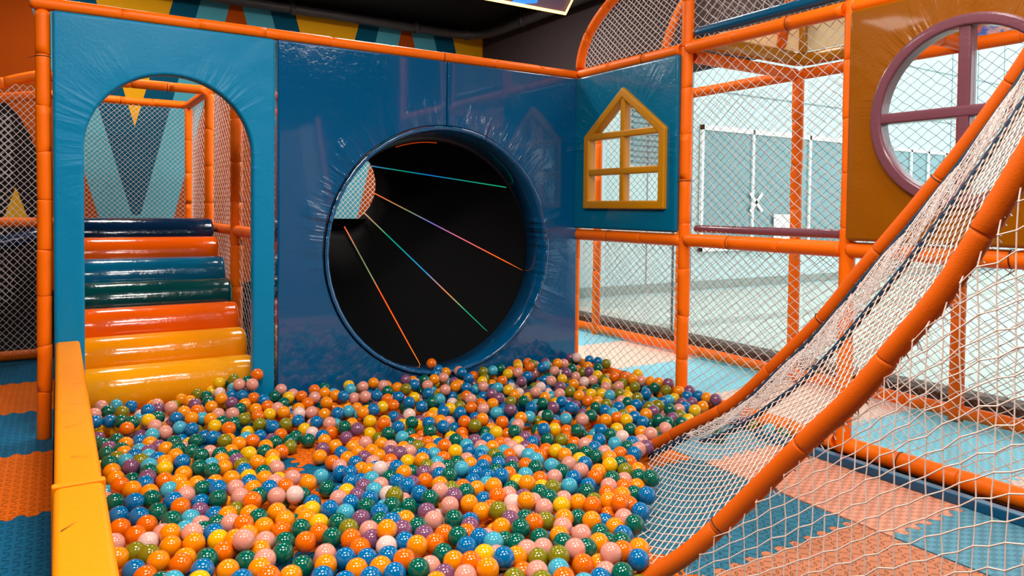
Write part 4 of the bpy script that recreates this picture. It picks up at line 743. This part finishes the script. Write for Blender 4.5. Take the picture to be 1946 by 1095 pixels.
BALLS_B = '-1936,-1152,38R;-2405,-2995,38C;-2332,-191,38L;-2128,-2714,38G;-2386,-663,38Y;-2656,-386,38C;-820,-233,38B;-2787,-647,38O;-842,-1214,38M;-2700,-320,38M;-2825,38,38W;-724,-512,38L;-3111,-2390,38C;-1547,-776,38R;-1577,-562,38G;-3333,-1338,38B;-2702,-665,38C;-2106,-135,38B;-267,-1227,38C;-180,-347,38C;-870,-439,38W;-2235,-2176,38P;-1297,-1165,38C;-1128,-213,38O;-1573,-224,38R;-1125,-1723,38O;-1067,-1233,38B;-420,-847,38L;-1539,-1228,38G;-1309,-524,38L;-1574,-298,38O;-2188,-735,38L;-3136,-271,38M;-3008,-184,38M;-2100,-923,38Y;-2448,-207,38R;-334,-220,38O;-1275,-188,38O;-975,-675,38Y;-1229,-893,38B;-1437,-803,38B;-2896,-2962,38G;-1751,-415,38G;-653,-473,38R;-303,-1429,38B;-2938,-2561,38G;-1666,-388,38P;-3182,-2331,38C;-1164,-551,38B;-905,-1281,38L;-1051,-226,38M;-2994,-26,38R;-3244,-45,38G;-1879,-865,38Y;-2878,-1736,38L;-3302,-368,38G;-916,-1134,38B;-2230,-471,38M;-1246,-605,38G;-2373,-2625,38O;-3333,-2823,38M;-3114,-2764,38M;-972,-1747,38B;-87,-185,38B;-1094,-434,38B;-3180,-2826,38Y;-3004,-537,38B;-2696,-2856,38B;-2782,-296,38P;-1382,-1181,38B;-641,-1071,38O;-3244,-2584,38Y;-2466,-775,38G;-2740,-2993,38B;-2507,-68,38Y;-1519,-135,38O;-423,-272,38P;-2123,-490,38C;-2041,-777,38P;-2034,-252,38P;-740,-277,38G;-2774,-2586,38R;-3266,43,38Y;-242,-174,38G;-1786,-312,38R;-1405,-1405,38P;-1937,-965,38O;-423,-373,38R;-3203,-226,38O;-1179,-398,38B;-642,-324,38G;-2381,-2744,38Y;-2370,-753,38W;-3352,-2321,38P;-1744,-1211,38Y;-864,-847,38O;-2304,-2679,38P;-583,-145,38R;-2933,-2896,38C;-1234,-1101,38G;-1209,-996,38B;-2235,-927,38M;-3157,-1864,38R;-2448,-548,38P;-3134,-58,38W;-2589,-761,38M;-3380,-274,38M;-3043,-2512,38B;-1185,-92,38C;-934,-992,38G;-2240,-371,38R;-1981,-397,38O;-3387,-2626,38O;-1788,-222,38O;-242,-820,38Y;-517,-325,38Y;-2655,81,38L;-803,-1707,38M;-2247,-205,38C;-2861,-660,38R;-232,-279,38O;-1262,-693,38R;-158,-882,38G;-2252,-2914,38W;-836,-920,38Y;-2328,-93,38G;-2088,-1032,38L;-580,-879,38M;-1588,-1328,38C;-594,-1298,38R;-3221,-2938,38R;-1374,-333,38O;-228,-1137,38O;-1075,-1129,38W;-1288,-277,38L;-961,-1598,38R;-772,-151,38L;-353,-109,38M;-159,-622,38C;-87,-1115,38O;-2574,95,38M;-1872,-430,38M;-2166,-260,38G;-805,-585,38G;-2707,-1360,38Y;-2777,-206,38G;-2949,-2727,38C;-1987,-571,38G;-3292,-2995,38O;-173,-1240,38P;-503,-122,38O;-2589,-2604,38C;-3297,-2371,38B;-1445,-1104,38M;-524,-439,38C;-207,-439,38W;-2692,-2606,38G;-2953,-2825,38M;-1940,-745,38Y;-2390,-444,38O;-942,-183,38C;-2998,-2958,38Y;-2562,-16,38O;-2915,-169,38Y;-3189,-2487,38B;-2997,-800,38B;-2109,-324,38R;-3037,-109,38P;-948,-514,38L;-1519,-1864,38C;-595,-752,38O;-1381,-113,38G;-1968,-837,38P;-2930,-2431,38O;-1126,-1431,38R;-1944,-2299,38W;-2965,-259,38B;-3052,-2704,38O;-2242,-283,38B;-3378,-2163,38G;-2757,72,38Y;-3061,-309,38O;-1913,-2830,38G;-315,-552,38C;-1358,-892,38G;-1294,-1421,38O;-2102,-400,38O;-1564,-382,38M;-2671,-2759,38M;-3240,-2774,38R;-1431,-677,38W;-2928,-73,38G;-601,-677,38B;-316,-404,38R;-1868,-165,38O;-3336,-122,38Y;-3198,-428,38B;-1102,-1549,38G;-100,-445,38Y;-2208,-2800,38B;-3334,-2545,38C;-821,-1103,38B;-1108,-790,38P;-984,-1367,38O;-1294,-94,38Y;-465,-553,38L;-1921,-2917,38L;-3252,-283,38P;-1120,-1323,38R;-2638,-2983,38G;-940,-288,38O;-2670,-111,38W;-997,-398,38B;-472,-1284,38P;-757,-952,38M;-97,-1358,38M;-108,-1506,38G;-377,-765,38G;-2225,-1042,38R;-216,-929,38Y;-3053,-2878,38W;-3057,-2021,38M;-667,-1492,38Y;-2629,-666,38B;-914,-721,38Y;-1475,-243,38G;-598,-562,38M;-525,-218,38G;-2808,-2689,38G;-1120,-715,38O;-2108,-2993,38L;-2486,-2218,38O;-1652,-1078,38B;-321,-320,38C;-2046,-2697,38R;-976,-784,38R;-1922,-100,38W;-493,-758,38O;-2051,-463,38R;-1105,-624,38R;-2569,-2885,38B;-3335,97,38O;-1960,-201,38O;-910,-363,38C;-3083,34,38M;-840,-1006,38C;-2647,-1822,38B;-1165,-1201,38L;-1623,-948,38P;-2850,-2241,38P;-772,-1780,38G;-1810,-913,38Y;-2653,-1697,38B;-2299,-2805,38O;-1769,-723,38B;-1616,-151,38L;-885,-91,38B;-3036,-2805,38C;-375,-1279,38B;-3348,-2926,38Y;-2759,-2798,38G;-2976,-613,38Y;-1426,-402,38L;-2143,-2915,38C;-365,-959,38M;-2617,-283,38Y;-647,-931,38G;-442,-645,38O;-2432,-2837,38O;-2682,-740,38P;-2550,-1573,38G;-3192,-1475,38G;-2578,-394,38Y;-1374,-1486,38M;-2132,-788,38O;-3076,-1106,38G;-734,-686,38W;-1799,-137,38B;-2091,-1467,38P;-2512,-362,38W;-2755,-931,38Y;-538,-1592,38O;-3361,-2712,38C;-287,-1086,38G;-610,-1375,38C;-1283,-766,38O;-3006,-2405,38B;-481,-1048,38P;-438,-972,38P;-1537,-1460,38P;-2906,74,38G;-2947,-475,38P;-1377,-218,38C;-963,-885,38C;-1254,-1587,38O;-294,-678,38G;-3132,-2252,38B;-3235,-130,38P;-2440,-125,38G;-360,-1197,38G;-3387,-2445,38R;-3390,-778,38Y;-3014,-2248,38L;-2846,-2548,38B;-3025,-2588,38B;-1751,-653,38G;-611,-1225,38C;-415,-1490,38P;-1198,-1302,38O;-1849,-778,38M;-2191,-121,38M;-356,-1033,38B;-2857,-249,38M;-1867,-1110,38R;-1097,-1801,38Y;-2309,-2275,38C;-1491,-564,38R;-3105,-147,38W;-3272,-2867,38R;-2513,-1651,38B;-3032,-402,38R;-2869,-2818,38B;-972,-1217,38R;-151,-1044,38W;-2510,-272,38G;-3293,-2445,38G;-2744,-119,38O;-1685,-260,38B;-1447,-1318,38R;-3273,-2264,38W;-95,-354,38G;-1953,-486,38Y;-1064,-1471,38B;-1358,-1569,38O;-3087,-2975,38P;-980,-1085,38G;-1263,-1342,38G;-2122,-699,38O;-2662,-2430,38O;-739,-367,38Y;-902,-587,38W;-1449,-493,38G;-1197,-1534,38R;-2553,-202,38O;-2567,-2489,38G;-1693,-806,38P;-91,-706,38G;-2275,-795,38R;-1985,-2955,38R;-1361,-1273,38G;-1190,-310,38B;-3342,-1482,38B;-2293,-2501,38O;-759,-771,38C;-1486,-1029,38M;-1654,-1985,38B;-1689,-1385,38C;-2808,-736,38O;-3376,2,38G;-1105,-352,38C;-558,-1455,38P;-2980,85,38C;-1317,-1017,38B;-2547,-129,38W;-3328,-447,38G;-2550,-2286,38G;-129,-116,38Y;-2767,-1261,38R;-1709,-1275,38R;-2589,-2706,38P;-2493,-2774,38M;-1357,-1718,38C;-516,-640,38B;-2909,-403,38L;-2364,-331,38B;-811,-1452,38Y;-2795,-1777,38L;-1722,-101,38C;-2833,-109,38P;-707,-825,38L;-1780,-998,38O;-1996,-2494,38B;-3184,-346,38M;-1108,-127,38G;-1525,-685,38B;-2724,4,38G;-1034,-332,38M;-1421,-1673,38O;-2557,-2983,38B;-2840,-587,38B;-1908,-255,38M;-2225,-2544,38B;-1028,-98,38C;-559,-1150,38M;-694,-612,38B;-2660,-1977,38L;-1282,-951,38G;-2212,-1920,38M;-830,-723,38C;-2131,-2326,38O;-1411,-1885,38B;-1694,-893,38B;-1715,-529,38G;-1030,-1306,38O;-2207,-660,38C;-2378,-259,38W;-2665,-1590,38G;-2320,-595,38P;-2337,-2966,38B;-850,-1347,38R;-3135,-863,38C;-2822,-2901,38G;-824,-350,38B;-3144,-584,38R;-2730,-1109,38O;-2527,-697,38R;-1051,-866,38B;-3197,-1624,38W;-1866,-507,38P;-94,-970,38C;-2895,-2628,38W;-1311,-1822,38Y;-2517,-2432,38P;-1656,-2121,38L;-246,-92,38W;-1362,-2043,38O;-2486,-2655,38R;-2969,-346,38B;-243,-516,38R;-1885,-331,38C;-636,-1589,38G;-1166,-1897,38C;-3004,-685,38P;-3120,-1166,38B;-1415,-592,38W;-2968,-1526,38O;-3117,-2577,38G;-2598,-2786,38Y;-2345,-2862,38Y;-351,-619,38O;-1003,-965,38G;-2031,-340,38O;-2707,-229,38C;-2126,-1855,38Y;-3171,-2122,38B;-889,-1577,38B;-173,-778,38M;-3143,-1940,38B;-511,-932,38L;-3260,-1516,38Y;-1263,-2004,38G;-645,-96,38G;-2115,-2832,38P;-2547,-497,38B;-3226,-2398,38R;-2929,-833,38O;-3384,-2090,38O;-1790,-1284,38P;-2038,-1830,38B;-2645,-184,38B;-426,-161,38B;-2028,-90,38P;-152,-261,38Y;-2374,-2147,38Y;-3246,-2670,38G;-2218,-2996,38O;-320,-872,38L;-987,-596,38B;-302,-1291,38O;-2972,-2651,38P;-3015,-1945,38L;-3049,-600,38O;-1542,-1085,38O;-2718,-2485,38O;-959,-1511,38B;-3385,-1141,38C;-759,-1036,38M;-3174,-2652,38P;-2846,-861,38G;-2480,-2987,38G;-2859,-40,38P;-1714,-1121,38G;-601,-402,38B;-2764,-408,38P;-167,-549,38O;-1034,-507,38C;-2120,-2086,38P;-1913,-1045,38G;-2727,-2671,38R;-3004,-1040,38M;-2715,-1782,38O;-1764,-1357,38C;-1657,-1175,38R;-2138,-1605,38G;-2976,-2320,38R;-1512,-902,38G;-198,-1426,38O;-3154,13,38C;-3073,-226,38O;-3285,-952,38B;-2267,-2095,38W;-1075,-994,38P;-456,-1358,38O;-3032,-952,38O;-2448,-2920,38W;-87,-837,38M;-3390,-1600,38O;-2690,-2931,38P;-2649,-35,38L;-1199,-1412,38M;-412,-1588,38M;-1659,-625,38O;-287,-987,38Y;-2833,-374,38O;-576,-1712,38L;-2777,-2417,38G;-2196,-2032,38O;-3389,-1230,38P;-378,-1108,38P;-1296,-362,38G;-2700,-2258,38B;-1927,-1225,38P;-3312,-2631,38P;-1962,-2645,38R;-1131,-1648,38O;-2756,-1612,38G;-687,-1723,38L;-523,-830,38L;-650,-1153,38G;-757,-1196,38O;-2887,-523,38B;-223,-1522,38M;-2871,-2734,38O;-1858,-687,38B;-3285,-207,38Y;-390,-467,38P;-2762,-2200,38O;-1617,-737,38Y;-2008,-1122,38G;-664,-222,38B;-2672,-564,38Y;-3383,-368,38G;-3110,-444,38G;-1474,-1188,38O;-1871,-2134,38G;-2476,-2305,38B;-2773,-1850,38G;-2431,-365,38O;-1208,-1718,38M;-923,-1818,38P;-3344,-2234,38Y;-1667,-1820,38Y;-2650,-2521,38R;-1198,-1816,38P;-800,-1629,38M;-2900,-1309,38C;-1032,-1570,38C;-868,-659,38M;-1597,-463,38P;-3267,-1065,38G;-2061,-538,38C;-3384,-193,38Y;-2523,-569,38G;-234,-633,38B;-1853,-1452,38R;-1165,-840,38B;-2866,-2477,38O;-1325,-825,38Y;-163,-184,38M;-3153,-2903,38W;-94,-543,38O;-3147,85,38W;-3380,-671,38B;-3235,-504,38G;-1697,-2282,38M;-2295,-425,38G;-2782,-52,38C;-1449,-951,38B;-1341,-449,38B;-3363,-865,38P;-2388,-1562,38B;-1764,-848,38M;-862,-168,38O;-1872,-2517,38W;-1887,-2386,38B;-774,-1543,38G;-3300,-1413,38O;-1902,-2740,38Y;-786,-442,38W;-3094,-658,38Y;-2506,40,38L;-2578,-2387,38R;-789,-680,85W;-3074,-2455,85B;-294,-135,85G;-230,-875,85L;-1825,-841,85W;-274,-240,85G;-917,-920,85O;-585,-223,85R;-2709,-55,85Y;-2971,29,85L;-2646,26,85O;-1633,-215,85O;-581,-311,85P;-2779,-2861,85O;-2278,-2986,85G;-2054,-161,85C;-2250,-130,85C;-453,-214,85Y;-3353,-2492,85C;-3079,98,85O;-1241,-343,85O;-2638,-2673,85R;-525,-567,85Y;-2629,-2850,85L;-436,-706,85W;-672,-383,85M;-3307,-2694,85R;-933,-125,85B;-196,-135,85M;-254,-385,85R;-1480,-177,85W;-1230,-267,85M;-2835,-2607,85O;-2728,-2749,85C;-3369,-2871,85O;-260,-462,85L;-3142,-211,85C;-2808,-2957,85O;-1975,-330,85P;-2509,-2909,85M;-2491,-172,85W;-3169,-2755,85P;-3150,-2990,85B;-2517,-2834,85O;-3181,-2596,85W;-1677,-137,85O;-999,-280,85L;-3117,-2635,85G;-1023,-170,85R;-541,-722,85O;-3229,-2998,85B;-709,-166,85R;-289,-1174,85B;-396,-554,85P;-2029,-3000,85C;-2863,-2677,85B;-386,-316,85B;-1850,-110,85L;-585,-483,85G;-2969,-2476,85R;-438,-97,85P;-2822,-2777,85C;-3010,-2747,85C;-1402,-169,85P;-354,-699,85P;-454,-445,85W;-3108,-2858,85O;-86,-254,85O;-831,-115,85Y;-2344,-398,85O;-327,-816,85Y;-2386,-2913,85B;-3148,-2527,85O;-3286,-2920,85L;-253,-1461,85M;-3369,-2390,85O;-1020,-641,85Y;-653,-534,85B;-313,-930,85P;-1468,-96,85O;-3165,-2433,85P;-402,-902,85P;-2534,-31,115B;-162,-519,115G;-139,-207,115G;-712,-287,115O;-641,-167,115Y;-105,-104,115M;-393,-168,115M;-2167,-125,115R;-1546,-158,115M;-2577,74,115M;-1207,-90,115O;-1866,-192,115P;-601,-97,115O;-2315,-165,115P;-188,-431,115O;-320,-292,115W;-3067,-9,115P;-2543,-112,115C;-2424,-155,115G;-2700,92,115W;-2802,-216,115O;-1937,-121,115Y;-1104,-94,115P;-511,-99,115R;-519,-173,115L;-2797,-96,115G;-1769,-129,115O;-2094,-101,115G;-803,-177,115G;-1293,-107,115B;-454,-288,115R'
def parse(s): return [(tuple(float(q)/1000 for q in t[:-1].split(',')), t[-1]) for t in s.split(';')]
BR = .0375
bm = bmesh.new(); bmesh.ops.create_uvsphere(bm, u_segments=32, v_segments=20, radius=BR); proto = {}
base = bpy.data.meshes.new('pit_ball'); bm.to_mesh(base); bm.free(); base.polygons.foreach_set('use_smooth', [True]*len(base.polygons))
for k in BALL:
    me = base.copy(); me.name = 'pit_ball'; me.materials.append(M['ball_'+k]); proto[k] = me
LA, LB = parse(BALLS_A), parse(BALLS_B)
IND = LA[:300]
LAT = np.array([[Vector(p).dot(Rv), Vector(p).dot(Vector((Fv.x, Fv.y, 0)))] for p, k in LA]); XYZ = np.array([p for p, k in LA])
def zone(p):
    if p[0] < -3.2: return 'against the yellow barrier'
    if (abs(p[0]+2.45) < .36 and abs(p[1]+1.15) < .42): return 'by the bare patch of mat'
    if p[1] < -2.5 and p[0] > -2.3: return 'near the front foot of the ramp'
    if p[0] > -1.65 and p[1] < -1.6: return 'beside the ramp net'
    if p[1] < -2.2: return 'at the front of the pit'
    if p[0] < -2.6: return 'on the barrier half of the pit'
    return 'in the middle of the pit'
used = {}
for idx, (p, k) in enumerate(IND):
    o = bpy.data.objects.new('pit_ball', proto[k]); o.location = p; COL.objects.link(o)
    o.rotation_euler = (rnd.uniform(0, 6), rnd.uniform(0, 6), rnd.uniform(0, 6))
    d = LAT-LAT[idx]; dist = np.sqrt(((XYZ-XYZ[idx])**2).sum(1)); dist[idx] = 9
    nb = [i for i in np.argsort(dist)[:9]]
    def pick(c): 
        q = [i for i in nb if c(d[i])]
        return BALL[LA[q[0]][1]][0] if q else None
    l, r_ = pick(lambda e: e[0] < 0 and abs(e[0]) > abs(e[1])), pick(lambda e: e[0] > 0 and abs(e[0]) > abs(e[1]))
    bk, ft = pick(lambda e: e[1] > 0 and abs(e[1]) >= abs(e[0])), pick(lambda e: e[1] < 0 and abs(e[1]) >= abs(e[0]))
    col = BALL[k][0]; opts = []
    s1 = '%s ball %s' % (col, zone(p))
    if l and r_: s1 += ', %s left and %s right of it' % (l, r_)
    elif l: s1 += ', %s on its left' % l
    elif r_: s1 += ', %s on its right' % r_
    opts.append(s1)
    def cut(s): return len(s.split()) <= 16
    alts = [s1]
    short = '%s ball' % col+((' with %s left' % l) if l else '')+((', %s right' % r_) if r_ else '')+((', %s behind' % bk) if bk else '')+((', %s in front' % ft) if ft else '')
    alts += [short]
    zs = {'against the yellow barrier': 'by barrier', 'by the bare patch of mat': 'by bare patch', 'near the front foot of the ramp': 'by ramp foot', 'beside the ramp net': 'by ramp net', 'at the front of the pit': 'at pit front', 'on the barrier half of the pit': 'on barrier half', 'in the middle of the pit': 'mid pit'}[zone(p)]
    alts += [short.replace(' ball', ' ball '+zs, 1)]
    near5 = [BALL[LA[i][1]][0] for i in nb[:6]]
    alts += ['%s ball %s touching %s balls' % (col, zs, ', '.join(near5[:n_])) for n_ in (4, 5, 6)]
    lab = next((s for s in alts if cut(s) and s not in used), alts[-1])
    used[lab] = 1
    tag(o, lab, 'ball', 'pit balls')
# everything farther back and below: one mass
bm = bmesh.new(); bmesh.ops.create_uvsphere(bm, u_segments=22, v_segments=14, radius=BR)
bv = np.array([v.co[:] for v in bm.verts]); bf = [[v.index for v in f_.verts] for f_ in bm.faces]; bm.free()
KEYS = list(BALL); REST = LA[300:]+LB; V = []; Fc = []; mi = []
for n_, (p, k) in enumerate(REST):
    V.append(bv+np.array(p)); o_ = n_*len(bv); Fc += [[i+o_ for i in q] for q in bf]; mi += [KEYS.index(k)]*len(bf)
o = mesh_obj('pit_balls', np.concatenate(V).tolist(), Fc, [M['ball_'+k] for k in KEYS], smooth=True, matidx=mi)
tag(o, 'mass of small coloured plastic balls filling the farther part of the pit', 'balls', kind='stuff')
